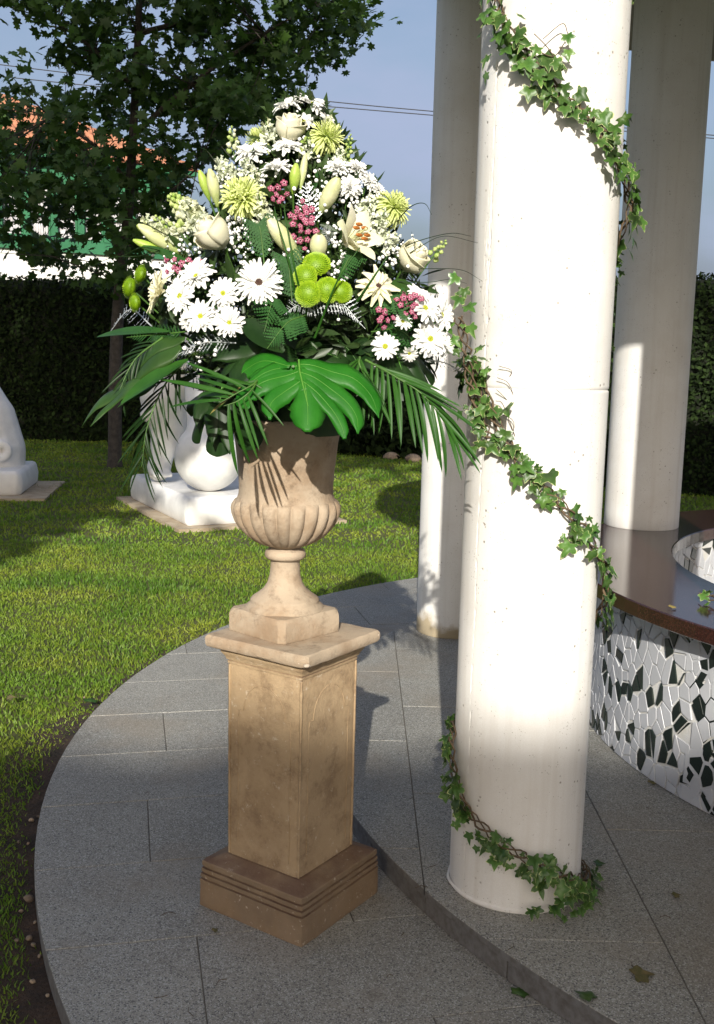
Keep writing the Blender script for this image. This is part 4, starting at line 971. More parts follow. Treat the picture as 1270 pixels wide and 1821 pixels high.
# --- baby's breath (countless tiny blossoms)
ico = MB(); ico.ball((0, 0, 0), 1, 6, 4); BV = np.array(ico.v); BF = np.array(ico.f)
pos = []; sc = []; tw = MB()
for (cx_, cy_, rx, ry, n_) in [(430, 430, 40, 45, 85), (600, 450, 30, 55, 75), (580, 335, 50, 50, 120), (700, 445, 45, 30, 90), (400, 320, 40, 25, 60), (500, 450, 50, 40, 45), (460, 300, 50, 35, 60), (330, 440, 60, 30, 60), (640, 380, 40, 45, 90), (250, 440, 40, 40, 40), (690, 600, 50, 40, 12), (345, 625, 50, 25, 30), (540, 245, 45, 40, 50), (610, 480, 18, 40, 30), (420, 400, 35, 30, 60)]:
    c0, _ = dome(cx_, cy_, -.06)
    for k in range(int(n_ * .62)):
        x, y = cx_ + random.gauss(0, rx * .55), cy_ + random.gauss(0, ry * .55); p, nr = dome(x, y, random.uniform(-.02, .05))
        if math.hypot(p.x - BX, (p.y - BY) / .82) > dome_r(p.z) + .07: continue
        pos.append(p); sc.append(PX(random.uniform(1.6, 4.2)))
        if k % 2 == 0: tw.tube([p, p.lerp(c0, .5) + Vector((0, .01, -.012)), c0], .0006, 3, False)
br = empty("baby_breath", (BX, BY, 1.9), label="clouds of tiny white baby's breath blossoms filling the gaps of the bouquet", cat="baby's breath")
P_ = np.array([tuple(p - Vector((BX, BY, 1.9))) for p in pos]); link('blossoms', scatter('tiny_blossoms', BV, BF, P_, rand_rot(len(P_)), np.array(sc), M['breath'], smooth=True), br, kind='stuff')
o = link('twigs', tw.mesh('breath_twigs', M['calyx']), br, kind='stuff'); o.location = (-BX, -BY, -1.9)

# --- foam and dark filler foliage inside the dome
fo = empty('floral_foam', (BX, BY, 1.40), label='block of wet floral foam wedged in the urn mouth, hidden by leaves', cat='foam')
m_ = MB(); m_.lathe([(-.02, .12), (.0, .135), (.06, .13), (.12, .10), (.14, .02)], 24); link('foam_block', m_.mesh('foam_block', M['foam']), fo)
n_ = 5200; zc = 1.50 + .74 * RNG.random(n_) ** 1.25; an = RNG.random(n_) * 2 * pi; fr = RNG.random(n_) ** .35 * .93
rr = np.array([dome_r(z) for z in zc]) * fr
P_ = np.stack([rr * np.cos(an), rr * np.sin(an) * .82, zc - 1.4], 1)
up_ = np.stack([np.cos(an), np.sin(an), 0 * an + .5], 1)
leafb = np.array([(0, 0, 0), (.35, .13, .03), (.7, .10, .02), (1, 0, -.05), (.7, -.10, .02), (.35, -.13, .03), (.5, 0, -.02)]); leaff = np.array([(0, 1, 6), (1, 2, 6), (2, 3, 6), (3, 4, 6), (4, 5, 6), (5, 0, 6)])
link('filler_foliage', scatter('filler_foliage', leafb, leaff, P_, rand_rot(n_, up_, .8), .035 + .045 * RNG.random(n_), M['filler'], RNG.random(n_) ** 2), fo, kind='stuff')

# --- ferns (leather and silver painted)
def fern(base, tip, width, label, m='fern', n=16, sag=.04, name='fern_frond', cat='fern', group=None, side=None, fine=True):
    base, tip = Vector(base), Vector(tip); o = empty(name, base, label=label, cat=cat, group=group); L = (tip - base); mid = L * .5 + Vector((0, 0, sag)); curve = spline([Vector((0, 0, 0)), mid, L], 10)
    d = L.normalized(); s = (Vector(side) if side is not None else d.cross(Vector((0, -1, .5)))); s = (s - d * s.dot(d)).normalized(); up = d.cross(s)
    m_ = MB(); m_.tube(curve, [.0022 * (1 - .7 * i / len(curve)) for i in range(len(curve))], 5); link('midrib', m_.mesh('frond_midrib', M['stem'] if m == 'fern' else M[m]), o)
    for sg in (-1, 1):
        for k in range(n):
            t = .10 + .88 * k / n; q = curve[min(int(t * (len(curve) - 1)), len(curve) - 1)]; w = width * (sin(pi * (.18 + .8 * t)) ** 1.1) * random.uniform(.9, 1.1)
            if w < .006: continue
            dr = (s * sg + d * (.55 + .4 * t)).normalized(); pm = MB(); na = 6 if fine else 3; N_ = (up + rvec(.12)).normalized(); cr_ = dr.cross(N_)
            for j in range(na):
                u = (j + .4) / na; a_ = q + dr * w * u - N_ * .10 * w * u * u; lw = w * (.13 if fine else .10) * (1 - .55 * u)
                for s3 in (-1, 1): pm.add([a_ - dr * lw * .45, a_ + cr_ * s3 * lw * .9 + dr * lw * .25, a_ + cr_ * s3 * lw * 1.1 + dr * lw * .95, a_ + dr * lw * .95], [(0, 1, 2, 3)])
            pm.add([q, q + dr * w * .5 - cr_ * .0012, q + dr * w, q + dr * w * .5 + cr_ * .0012], [(0, 1, 2, 3)])
            link('pinna', pm.mesh('frond_pinna', M[m], False), o)
    return o
def D(x, y, out=.0): return dome(x, y, out)[0]
fern(D(545, 560), D(475, 620, .08), .055, 'dark green fern tip left of the front monstera leaf', sag=.02)
fern(D(500, 540), D(470, 590, .07), .05, 'dark green fern frond under the large white gerbera')
fern(D(520, 540), D(505, 460, .06), .05, 'dark green fern frond between gerbera and button mums')
fern(D(470, 470), D(455, 405, .06), .05, 'dark green fern frond above the large white gerbera')
fern(D(330, 590), D(225, 600, .06), .03, 'dark green fern frond at the lower left', sag=.0)
fern(D(660, 590), D(765, 645, .05), .05, 'dark green fern frond among the lower right daisies')
fern(D(650, 540), D(735, 580, .07), .05, 'dark green fern frond under the small pink cluster')
fern(D(600, 500), D(650, 470, .07), .04, 'dark green fern frond left of the creamy gerbera')
fern(D(560, 400), D(543, 325, .05), .045, 'silver painted fern tip standing in the middle', 'silver', 9, 0, 'silver_fern', fine=False)
fern(D(270, 580), D(196, 590, .08), .04, 'silver painted fern tip at the far left', 'silver', 12, .05, 'silver_fern', fine=False)
fern(D(345, 625), D(228, 705, .10), .036, 'silver painted fern hanging down at the lower left', 'silver', 22, .03, 'silver_fern', fine=False)
fern(D(420, 610, .02), D(300, 640, .08), .03, 'silver painted fern sprig behind the palm at the left', 'silver', 14, .02, 'silver_fern', fine=False)
fern(D(590, 430), D(575, 405, .06), .03, 'small silver painted fern beside the open lily', 'silver', 8, 0, 'silver_fern', fine=False)
fern(D(760, 640), D(825, 665, .05), .035, 'silver painted fern tip beside the ivy swag', 'silver', 10, .01, 'silver_fern', fine=False)

# --- monstera leaves
def monstera(base, tip, normal, width, label, m='monstera', lobes=6, split=.42, droop=.25, seed=0, name='monstera_leaf'):
    base, tip = Vector(base), Vector(tip); o = empty(name, base, label=label, cat='leaf'); d = tip - base; L = d.length; R_ = random.Random(seed)
    o.matrix_basis = Matrix.Translation(base) @ frame(normal, d)      # x along the midrib, z out of the leaf
    R_.random(); hw = width
    bend = lambda x, y: -droop * max(0, x / L) ** 2 * L * .5 - .9 * y * y / hw * .45 + .012 * sin(abs(y) / hw * 4)
    cx0 = L * .16
    nl = lobes; defs = [(0, 24)]; a_ = 24
    for i in range(nl - 1):
        wd = R_.uniform(.85, 1.15) * (128.0 / (nl - 1)) / 2; defs.append((a_ + wd, wd)); a_ += 2 * wd
    tot = a_; lobs = []
    for (c_, w_) in defs:
        for sg in ((1, -1) if c_ else (1,)): lobs.append((sg, c_ * 152 / tot, w_ * 152 / tot))
    def rad(th):     # outline: long to the tip, broad shoulders, notch at the petiole
        q = abs(th) / pi; return (L * .86) * (1 - q) ** 3 + hw * (1.15 * sin(pi * min(1, q * .95 + .07)) ** .8 + .25 * q)
    for (sg, c_, w_) in lobs:
        rows = []; nw, nt = 12, 10; sp = split + R_.uniform(-.08, .12); gap = R_.uniform(.26, .40); skew = R_.uniform(.06, .14)
        for a in range(nw + 1):
            w = a / nw; row = []
            for c in range(nt + 1):
                u = c / nt * 2 - 1; g_ = 0 if w < sp else min(1, (w - sp) / .10); k = 1 - gap * g_ ** .5; k *= 1 - .12 * max(0, (w - .85) / .15) ** 2
                th = radians(c_ + w_ * u * k) * sg - sg * skew * w * w * (1 if c_ else 0); rr_ = rad(th) * w * (1 - (.10 if c_ else .05) * u * u * w ** 3 + (.03 * w ** 3 if c_ else 0))
                x, y = cx0 + rr_ * cos(th), rr_ * sin(th); row.append((x, y, bend(x, y) - .010 * u * u * w + .006 * (1 - abs(u)) * w))
            rows.append(row)
        mb = MB(); mb.grid(rows); link('leaf_lobe', mb.mesh('monstera_lobe', M[m]), o)
        if m != 'palm_dark' and c_:
            vp = [Vector(r[nt // 2]) + Vector((0, 0, .0004)) for r in rows[:-2]]; mb = MB(); mb.tube(vp, [.0008 * (1 - .7 * q / len(vp)) for q in range(len(vp))], 4, False); link('side_vein', mb.mesh('side_vein', M['vein']), o)
    mb = MB(); mb.tube([(L * .92 * t, 0, bend(L * .92 * t, 0) + .0012) for t in zs(-.04, 1, 12)], [.0022 * (1 - .8 * q / 13) for q in range(13)], 6); link('midrib', mb.mesh('leaf_midrib', M['vein']), o)
    inv = o.matrix_basis.inverted(); hub = inv @ Vector((BX, BY - .05, 1.42)); mb = MB(); mb.tube(spline([Vector((0, 0, 0)), hub * .5 + Vector((0, 0, .02)), hub], 5), .004, 6); link('petiole', mb.mesh('petiole', M['stem']), o)
    return o
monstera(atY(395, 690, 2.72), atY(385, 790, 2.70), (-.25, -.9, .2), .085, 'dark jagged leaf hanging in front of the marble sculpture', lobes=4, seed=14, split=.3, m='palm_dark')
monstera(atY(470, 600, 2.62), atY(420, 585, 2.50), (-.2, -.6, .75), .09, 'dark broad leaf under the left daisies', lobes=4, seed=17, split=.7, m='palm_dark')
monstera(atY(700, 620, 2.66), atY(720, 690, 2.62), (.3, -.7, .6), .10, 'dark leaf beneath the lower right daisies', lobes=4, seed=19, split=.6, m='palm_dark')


def cp(x, y): return 125 + x * .574, 142 + y * .574
def lobed_leaf(base, tipd, Y, normal, lobes, label, m, veins=True, droop=.5, thick=.0007, name='monstera_leaf', vein=None):
    """leaf made of separate lobes; each lobe a strip with its own midline and widths, bent over the leaf's curved surface"""
    bx, by = cp(*base); P0 = atY(bx, by, Y); o = empty(name, P0, label=label, cat='leaf'); d = Vector(tipd)
    o.matrix_basis = Matrix.Translation(P0) @ frame(normal, (0, -.01, -1)); K = .574 / (1860 / Y) * 1.03; st = .92
    surf = lambda x, y: Vector((x, y, -droop * (y * y * 2.2 + max(0, x) ** 2 * 1.6) + .004 * sin(y * 60)))
    for (pts, ws) in lobes:
        C_ = spline([Vector(((y_ - base[1]) * K * st, (x_ - base[0]) * K, 0)) for x_, y_ in pts], 5); n = len(C_); rows = []
        for i, c in enumerate(C_):
            t = (C_[min(i + 1, n - 1)] - C_[max(i - 1, 0)]).normalized(); s = Vector((-t.y, t.x, 0)); q = i / (n - 1) * (len(ws) - 1); j = min(int(q), len(ws) - 2); e = q - j; e = e * e * (3 - 2 * e)
            w = (ws[j] * (1 - e) + ws[j + 1] * e) * K * .5 * (.86 if len(lobes) > 6 and i > n * .4 else 1); rows.append([surf(c.x + s.x * w * v, c.y + s.y * w * v) + Vector((0, 0, -.045 * w * v * v * 4 - .0006 * (v == 0))) for v in (-1, -.6, -.25, 0, .25, .6, 1)])
        mb = MB(); mb.grid([[tuple(c) for c in r_] for r_ in rows]); ob = link('leaf_lobe', mb.mesh('leaf_lobe', M[m]), o); sd = ob.modifiers.new('thick', 'SOLIDIFY'); sd.thickness = thick
        if veins:
            mb = MB(); mb.tube([r_[3] + Vector((0, 0, .0007)) for r_ in rows[:-2]], [.0009 * (1 - .7 * q_ / len(rows)) for q_ in range(len(rows) - 2)], 4, False); link('side_vein', mb.mesh('side_vein', M['vein']), o)
    if vein:
        mb = MB(); mb.tube([surf((y_ - base[1]) * K * st, (x_ - base[0]) * K) + Vector((0, 0, .0012)) for x_, y_ in vein], [.0024, .0021, .0017, .001][:len(vein)], 6); link('midrib', mb.mesh('leaf_midrib', M['vein']), o)
    inv = o.matrix_basis.inverted(); hub = inv @ Vector((BX, BY - .05, 1.42)); mb = MB(); mb.tube(spline([Vector((0, 0, -.002)), hub * .5 + Vector((0, 0, .015)), hub], 5), .0035, 6); link('petiole', mb.mesh('petiole', M['stem']), o); return o
lobed_leaf((710, 868), (.03, -.42, -.9), 2.50, (.04, -.80, .58),
  [([(705, 884), (790, 898), (870, 925), (925, 975), (948, 1048)], [40, 58, 88, 84, 62, 3]), ([(712, 915), (780, 950), (840, 1000), (880, 1060), (884, 1118)], [46, 62, 64, 66, 50, 6]), ([(720, 950), (775, 1000), (815, 1050), (838, 1100), (846, 1138)], [44, 50, 50, 48, 40, 12]),
   ([(728, 960), (735, 1020), (738, 1070), (737, 1126)], [44, 66, 104, 122, 96, 20]), ([(712, 950), (668, 985), (630, 1030), (628, 1086)], [44, 62, 74, 60, 8]), ([(706, 912), (640, 938), (580, 968), (552, 1005), (566, 1040)], [46, 66, 88, 84, 60, 10]),
   ([(704, 890), (650, 900), (600, 925), (548, 960)], [36, 50, 54, 40, 8]), ([(712, 900), (718, 940), (728, 985)], [52, 74, 66, 40])],
  'big glossy split monstera leaf hanging over the front of the urn', 'monstera', vein=[(708, 868), (712, 915), (722, 965), (738, 1040)], droop=.35)
lobed_leaf((690, 886), (-.85, -.3, -.25), 2.475, (-.22, -.80, .50), [([(680, 886), (620, 868), (560, 866), (512, 886), (496, 936)], [14, 48, 66, 82, 62, 4]), ([(640, 890), (590, 905), (545, 915)], [20, 40, 30, 5])],
  'smaller bright monstera leaf lobe left of the big front one', 'monstera', droop=.8)
lobed_leaf((700, 860), (.5, -.3, .6), 2.60, (.05, -.72, .65), [([(700, 850), (700, 790), (760, 750), (840, 770), (900, 850), (920, 905)], [60, 110, 120, 110, 90, 70, 10]), ([(720, 850), (780, 820), (860, 850)], [60, 90, 80, 40])],
  'dark rounded leaf standing behind the big front one', 'palm_dark', droop=.8)
lobed_leaf((360, 800), (-.8, -.1, -.5), 2.62, (-.25, -.70, .62), [([(355, 800), (290, 815), (215, 850), (165, 900), (158, 935)], [20, 56, 66, 54, 30, 4]), ([(350, 830), (300, 870), (220, 915), (180, 960)], [30, 60, 62, 40, 6])],
  'olive green leaf above the long drooping one at the lower left', 'monstera_back', veins=False, droop=.8)
lobed_leaf((280, 925), (-.85, -.1, -.5), 2.60, (-.25, -.62, .72), [([(275, 925), (190, 945), (110, 965), (55, 1010), (20, 1064)], [20, 60, 66, 56, 34, 3]), ([(240, 945), (170, 985), (110, 1030), (78, 1092)], [24, 44, 40, 24, 3]), ([(270, 945), (220, 990), (175, 1045)], [20, 34, 24, 3])],
  'long drooping green leaf at the far lower left', 'monstera_back', veins=False, droop=.6)
lobed_leaf((560, 790), (-.3, -.4, .2), 2.60, (-.05, -.8, .6), [([(640, 800), (580, 830), (510, 850), (450, 880)], [30, 70, 80, 60, 8]), ([(600, 780), (540, 810), (470, 815), (400, 840)], [30, 60, 70, 50, 8])],
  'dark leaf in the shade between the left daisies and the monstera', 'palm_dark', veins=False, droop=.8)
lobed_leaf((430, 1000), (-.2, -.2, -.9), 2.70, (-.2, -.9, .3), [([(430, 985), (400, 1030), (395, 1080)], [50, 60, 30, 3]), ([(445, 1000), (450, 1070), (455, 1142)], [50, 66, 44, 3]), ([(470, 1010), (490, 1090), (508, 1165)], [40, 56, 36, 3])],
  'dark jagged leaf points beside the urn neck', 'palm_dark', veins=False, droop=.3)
fern(D(540, 545, .0), D(650, 585, .07), .045, 'silver painted fern curving over the dark leaf', 'silver', 20, .045, 'silver_fern', fine=False)
fern(D(560, 555, .0), D(505, 560, .06), .028, 'small silver painted fern under the button mums', 'silver', 12, .02, 'silver_fern', fine=False)

# --- palm fronds
def leaflet_mesh(name, m, w=.030, curl=.25):
    rows = []
    for i in range(11):
        t = i / 10; ww = w * sin(pi * min(1, .10 + .86 * t)) ** .7 * (1 if t < 1 else .1); rows.append([(t, v * ww, -curl * t * t - abs(v) * ww * -.5) for v in (-1, 0, 1)])
    m_ = MB(); m_.grid(rows); return m_.mesh(name, m)
LF = {k: [leaflet_mesh('palm_leaflet', M[k], w, c) for w, c in ((.030, .22), (.036, .4), (.027, .12))] for k in ('palm', 'palm_dark', 'palm_dry')}
def palm(pts, n, ll, label, m='palm', normal=(0, -1, .4), hang=0.0, ang=(1.1, .45), wid=1.0, sides=(-1, 1), dry=0, cat='palm frond', grow=None):
    pts = [Vector(p) for p in pts]; o = empty('palm_frond', pts[0], label=label, cat=cat); loc = pts[0]; C_ = spline([p - loc for p in pts], 12); N0 = Vector(normal).normalized()
    m_ = MB(); m_.tube(C_, [.0035 * (1 - .8 * i / len(C_)) for i in range(len(C_))], 6); link('rachis', m_.mesh('palm_rachis', M['stem']), o)
    for k in range(n):
        for sg in sides:
            t = .06 + .93 * (k + (.25 if sg > 0 else 0)) / n; q = t * (len(C_) - 1); j = min(int(q), len(C_) - 2); p = C_[j].lerp(C_[j + 1], q - j); d = (C_[j + 1] - C_[j]).normalized()
            s = d.cross(N0).normalized() * sg; a = ang[0] + (ang[1] - ang[0]) * t + random.gauss(0, .05); dr = (d * cos(a) + s * sin(a) + Vector((0, 0, -hang * (.6 + .6 * random.random())))).normalized()
            L = ll * (grow(t) if grow else (.65 + .5 * sin(pi * (.15 + .7 * t)))) * random.uniform(.92, 1.06); mm = m if random.random() >= dry else 'palm_dry'
            mw = Matrix.Translation(p) @ frame(N0 + rvec(.18), dr) @ Matrix.Diagonal((L, L * wid, L, 1)); link('leaflet', random.choice(LF[mm]), o, mw=mw)
    return o
palm([D(470, 655, .06), atY(455, 680, 2.46), atY(420, 700, 2.43), atY(392, 716, 2.42)], 9, .175, 'palm frond fanning out to the left across the marble sculpture', ang=(1.35, .9), normal=(-.2, -.85, .5), dry=.12, grow=lambda t: .85 + .3 * t, sides=(1,), hang=.1)
palm([D(470, 655, .07), atY(450, 690, 2.44), atY(425, 712, 2.42), atY(398, 722, 2.41)], 9, .135, 'palm frond hanging down in front of the urn neck', ang=(1.5, 1.2), normal=(-.1, -.95, .3), hang=.35, sides=(-1,), grow=lambda t: .8 + .35 * t)
palm([D(650, 640, .03), atY(700, 668, 2.54), atY(755, 705, 2.52), atY(800, 765, 2.52)], 15, .150, 'palm frond drooping to the right in front of the column', ang=(1.0, .3), normal=(.2, -.8, .6), hang=.75, sides=(-1, 1))
palm([D(640, 635, .02), atY(640, 650, 2.56), atY(660, 690, 2.54)], 6, .13, 'short palm frond hanging right of the big monstera leaf', ang=(.9, .3), normal=(.2, -.8, .6), hang=1.0)
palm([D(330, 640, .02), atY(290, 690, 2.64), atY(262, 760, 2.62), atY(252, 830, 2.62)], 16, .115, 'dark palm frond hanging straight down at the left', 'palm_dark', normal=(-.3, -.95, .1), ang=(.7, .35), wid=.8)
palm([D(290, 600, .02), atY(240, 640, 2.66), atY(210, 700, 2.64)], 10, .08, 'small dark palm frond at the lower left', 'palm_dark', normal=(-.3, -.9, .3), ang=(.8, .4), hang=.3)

# --- bear grass arcs
def blade(px, label, w=.0016, m='palm_dark', Y=2.66, group='thin grass blades arching out of the bouquet'):
    P = [D(*px[0])] + [atY(x, y, Y) for x, y in px[1:]]; o = empty('grass_blade', P[0], label=label, cat='grass blade', group=group); P = [p - P[0] for p in P]
    m_ = MB(); C_ = spline(P, 8); m_.tube(C_, [w * (1 - .75 * i / len(C_)) for i in range(len(C_))], 4); link('blade', m_.mesh('grass_blade', M[m]), o)
for px, lab in [([(700, 470), (745, 440), (790, 420), (850, 432)], 'thin grass blade arching right above the right rose'), ([(700, 450), (740, 430), (800, 415), (838, 420)], 'thin grass blade just below the uppermost right one'),
                ([(720, 480), (760, 478), (820, 480), (858, 500)], 'thin grass blade crossing the left column behind the right rose'), ([(690, 500), (760, 502), (800, 497), (830, 504)], 'straight thin grass blade under the right rose'),
                ([(700, 400), (730, 368), (755, 362), (768, 382)], 'short curled grass blade right of the spider mum'), ([(735, 470), (738, 440), (732, 412)], 'upright grass blade behind the right rose'),
                ([(300, 420), (250, 395), (200, 390), (165, 400)], 'thin grass blade arching left above the left buds'), ([(300, 440), (250, 455), (200, 458), (150, 480)], 'thin grass blade reaching far left'),
                ([(390, 300), (370, 270), (355, 262)], 'short upright grass blade above the slim bud'), ([(420, 290), (395, 262), (380, 245)], 'fine grass blade left of the green bud spike'),
                ([(300, 450), (255, 440), (225, 452), (200, 462)], 'curved grass blade under the left buds'), ([(360, 330), (330, 310), (318, 322), (316, 345)], 'hooked grass blade left of the slim bud'),
                ([(330, 470), (290, 500), (262, 505), (250, 520)], 'grass blade beside the left button mums')]: blade(px, lab)
for px, lab in [([(545, 560), (525, 480), (510, 400), (505, 365)], 'broad dark blade rising left of the middle pink cluster'), ([(530, 560), (515, 470), (495, 400), (488, 368)], 'broad dark blade crossing the long cream bud'), ([(560, 600), (600, 500), (640, 440)], 'broad dark blade leaning right under the open lily'), ([(620, 560), (660, 500), (690, 455)], 'broad blade left of the right rose')]:
    blade(px, lab, .0042, 'palm', 2.50, 'broad blades among the flowers')
# cream rose's broad leaf and leaves under flowers
def simple_leaf(base, tip, normal, w, label, m='fern', sag=.1):
    base, tip = Vector(base), Vector(tip); L = (tip - base).length; rows = []
    for i in range(11):
        t = i / 10; ww = w * sin(pi * min(1, .04 + .93 * t)) ** .8; rows.append([(t * L, v * ww, -sag * L * t * t + abs(v) * ww * .25) for v in (-1, -.5, 0, .5, 1)])
    m_ = MB(); m_.grid(rows); o = link('broad_leaf', m_.mesh('broad_leaf', M[m])); tag(o, label, 'leaf'); o.matrix_basis = Matrix.Translation(base) @ frame(normal, tip - base); return o
simple_leaf(D(690, 520, .01), D(748, 495, .06), (.3, -.7, .6), .030, 'olive green broad leaf under the right rose', 'monstera_back')
simple_leaf(D(590, 245, .01), D(556, 300, .06), (-.4, -.7, .2), .022, 'dark pointed leaf hanging under the upper right spider mum', 'fern')
simple_leaf(D(600, 250, .01), D(580, 310, .05), (.3, -.8, .2), .018, 'second dark pointed leaf behind the first under the upper right spider mum', 'fern')
simple_leaf(D(372, 440, .0), D(352, 395, .07), (-.5, -.8, .2), .026, 'dark green sepal-like leaf cupping the left rose', 'fern')
simple_leaf(D(340, 470, .0), D(250, 440, .05), (-.3, -.6, .7), .012, 'narrow leaf under the long left buds', 'palm')
simple_leaf(D(430, 570, .02), D(500, 600, .1), (0, -.7, .6), .035, 'dark broad leaf tucked beneath the lowest left daisy', 'palm_dark')
simple_leaf(D(300, 590, .02), D(215, 650, .09), (-.4, -.5, .8), .018, 'bright green leaf edge at the left below the silver tip', 'palm')
simple_leaf(atY(335, 640, 2.6), atY(218, 720, 2.56), (-.3, -.5, .8), .03, 'bright green leaf behind the hanging silver fern', 'palm')

# ------------------------------------------------------------ marble sculptures on the lawn
def capsule(mb, a, b_, ra, rb, n=14):
    a, b_ = Vector(a), Vector(b_); pts = [a.lerp(b_, i / 6) for i in range(7)]; mb.tube(pts, [ra + (rb - ra) * i / 6 for i in range(7)], n); mb.ball(a, ra, n, 8); mb.ball(b_, rb, n, 8)
def remesh(o, vox, sm=6):
    r = o.modifiers.new('fuse', 'REMESH'); r.mode = 'VOXEL'; r.voxel_size = vox; r.use_smooth_shade = True
    s = o.modifiers.new('soften', 'SMOOTH'); s.iterations = sm; s.factor = .6
def plinth(root, x0, x1, y0, y1, h, r=.07):
    mb = MB(); rows = []; n = 8
    for z, d in ((0, .02), (.03, 0), (h * .5, -.01), (h - .05, .0), (h - .015, .015), (h, .045)):
        row = []
        for (cx_, cy_, a0) in ((x1 - r, y1 - r, 0), (x0 + r, y1 - r, pi / 2), (x0 + r, y0 + r, pi), (x1 - r, y0 + r, 3 * pi / 2)):
            for k in range(n): a = a0 + k / (n - 1) * pi / 2; q = 1 + .0; row.append((cx_ + (r - d) * cos(a) + .012 * mnoise.noise((cx_ * 3 + a, cy_, z * 6)), cy_ + (r - d) * sin(a) + .012 * mnoise.noise((cx_, cy_ * 3 + a, z * 6)), z))
        rows.append(row)
    mb.grid(rows, True); R_ = rows[-1]; c_ = (sum(q[0] for q in R_) / len(R_), sum(q[1] for q in R_) / len(R_), h + .004); in_ = [((a[0] * .6 + c_[0] * .4), (a[1] * .6 + c_[1] * .4), h + .003) for a in R_]; mb.grid([R_, in_], True); mb.add(in_ + [c_], [(i, (i + 1) % len(R_), len(R_)) for i in range(len(R_))]); return mb
F = Vector((-1.66, 9.62, LAWN)); YW = radians(27)
sc1 = empty('marble_sculpture', F, label='white marble sculpture with clawed foot and round ball, behind the urn', cat='sculpture'); sc1.rotation_euler = (0, 0, YW)
mb = MB(); mb.box((0, 0, -.1), (1.75, 2.35, .035)); link('base_slab', mb.mesh('base_slab', M['plinth_slab'], False), sc1)
mb = plinth(sc1, .12, 1.62, .13, 2.22, .27); o = link('marble_plinth', mb.mesh('marble_plinth', M['marble']), sc1); o.location = (0, 0, .037)
W1 = Matrix.Translation(F) @ Matrix.Rotation(YW, 4, 'Z'); W1i = W1.inverted()
def loc1(px, py, Y): return W1i @ atY(px, py, Y)
mb = MB()
ft = loc1(282, 838, 11.0); an_ = loc1(288, 812, 11.05); sh = loc1(300, 760, 11.1); kn = loc1(292, 705, 11.05); th = loc1(330, 640, 11.2); hp = loc1(390, 600, 11.3)
capsule(mb, ft + Vector((0, 0, .02)), an_, .13, .125); capsule(mb, an_, sh, .125, .20); capsule(mb, sh, kn, .20, .26); capsule(mb, kn, th, .235, .33); capsule(mb, th, hp, .33, .42)
capsule(mb, loc1(265, 735, 10.95), loc1(300, 690, 10.95), .10, .13)
for k in range(4):
    a = ft + Vector((-.085 + .055 * k, -.05, .0)); capsule(mb, a + Vector((0, .05, .035)), a + Vector((.0, -.14, -.03)), .034, .026, 10)
bl = loc1(372, 812, 10.35); r_ = .345; mb.ball(bl, r_, 28, 18)
nk = loc1(362, 742, 10.45); capsule(mb, bl + Vector((0, 0, .2)), nk, .24, .17); capsule(mb, nk, loc1(352, 690, 10.6), .17, .14); capsule(mb, loc1(352, 690, 10.6), loc1(370, 640, 10.8), .14, .22); capsule(mb, loc1(370, 640, 10.8), hp, .22, .3)
o = link('marble_body', mb.mesh('marble_body', M['marble']), sc1); remesh(o, .022, 5)
F2 = Vector((-3.60, 11.75, LAWN)); sc2 = empty('marble_sculpture', F2, label='white marble sculpture in shade, cut off by the left photo edge', cat='sculpture'); sc2.rotation_euler = (0, 0, radians(8))
mb = MB(); mb.box((-2.2, -.30, -.1), (.10, 1.3, .03)); link('base_slab', mb.mesh('base_slab', M['plinth_slab'], False), sc2)
mb = plinth(sc2, -1.9, -.20, -.05, 1.15, .27); o = link('marble_plinth', mb.mesh('marble_plinth', M['marble']), sc2); o.location = (0, 0, .032)
mb = MB(); G = lambda px, py, Y=12.3: sc2.matrix_basis.inverted() @ atY(px, py, Y)
sc2.matrix_basis = Matrix.Translation(F2) @ Matrix.Rotation(radians(8), 4, 'Z')
capsule(mb, G(-2, 838), G(0, 800), .30, .30); capsule(mb, G(0, 800), G(-12, 740), .30, .26); capsule(mb, G(-12, 740), G(-28, 690), .26, .17); capsule(mb, G(-28, 690), G(-50, 600), .17, .2); capsule(mb, G(-50, 838), G(-80, 760), .3, .34); capsule(mb, G(-80, 760), G(-60, 600), .3, .25)
kb = G(2, 802, 11.98); t_ = [kb + Vector((.085 * cos(a), 0, .085 * sin(a))) for a in [2 * pi * i / 14 for i in range(15)]]; mb.tube(t_, .05, 8)
o = link('marble_body', mb.mesh('marble_body', M['marble']), sc2); remesh(o, .025, 5)

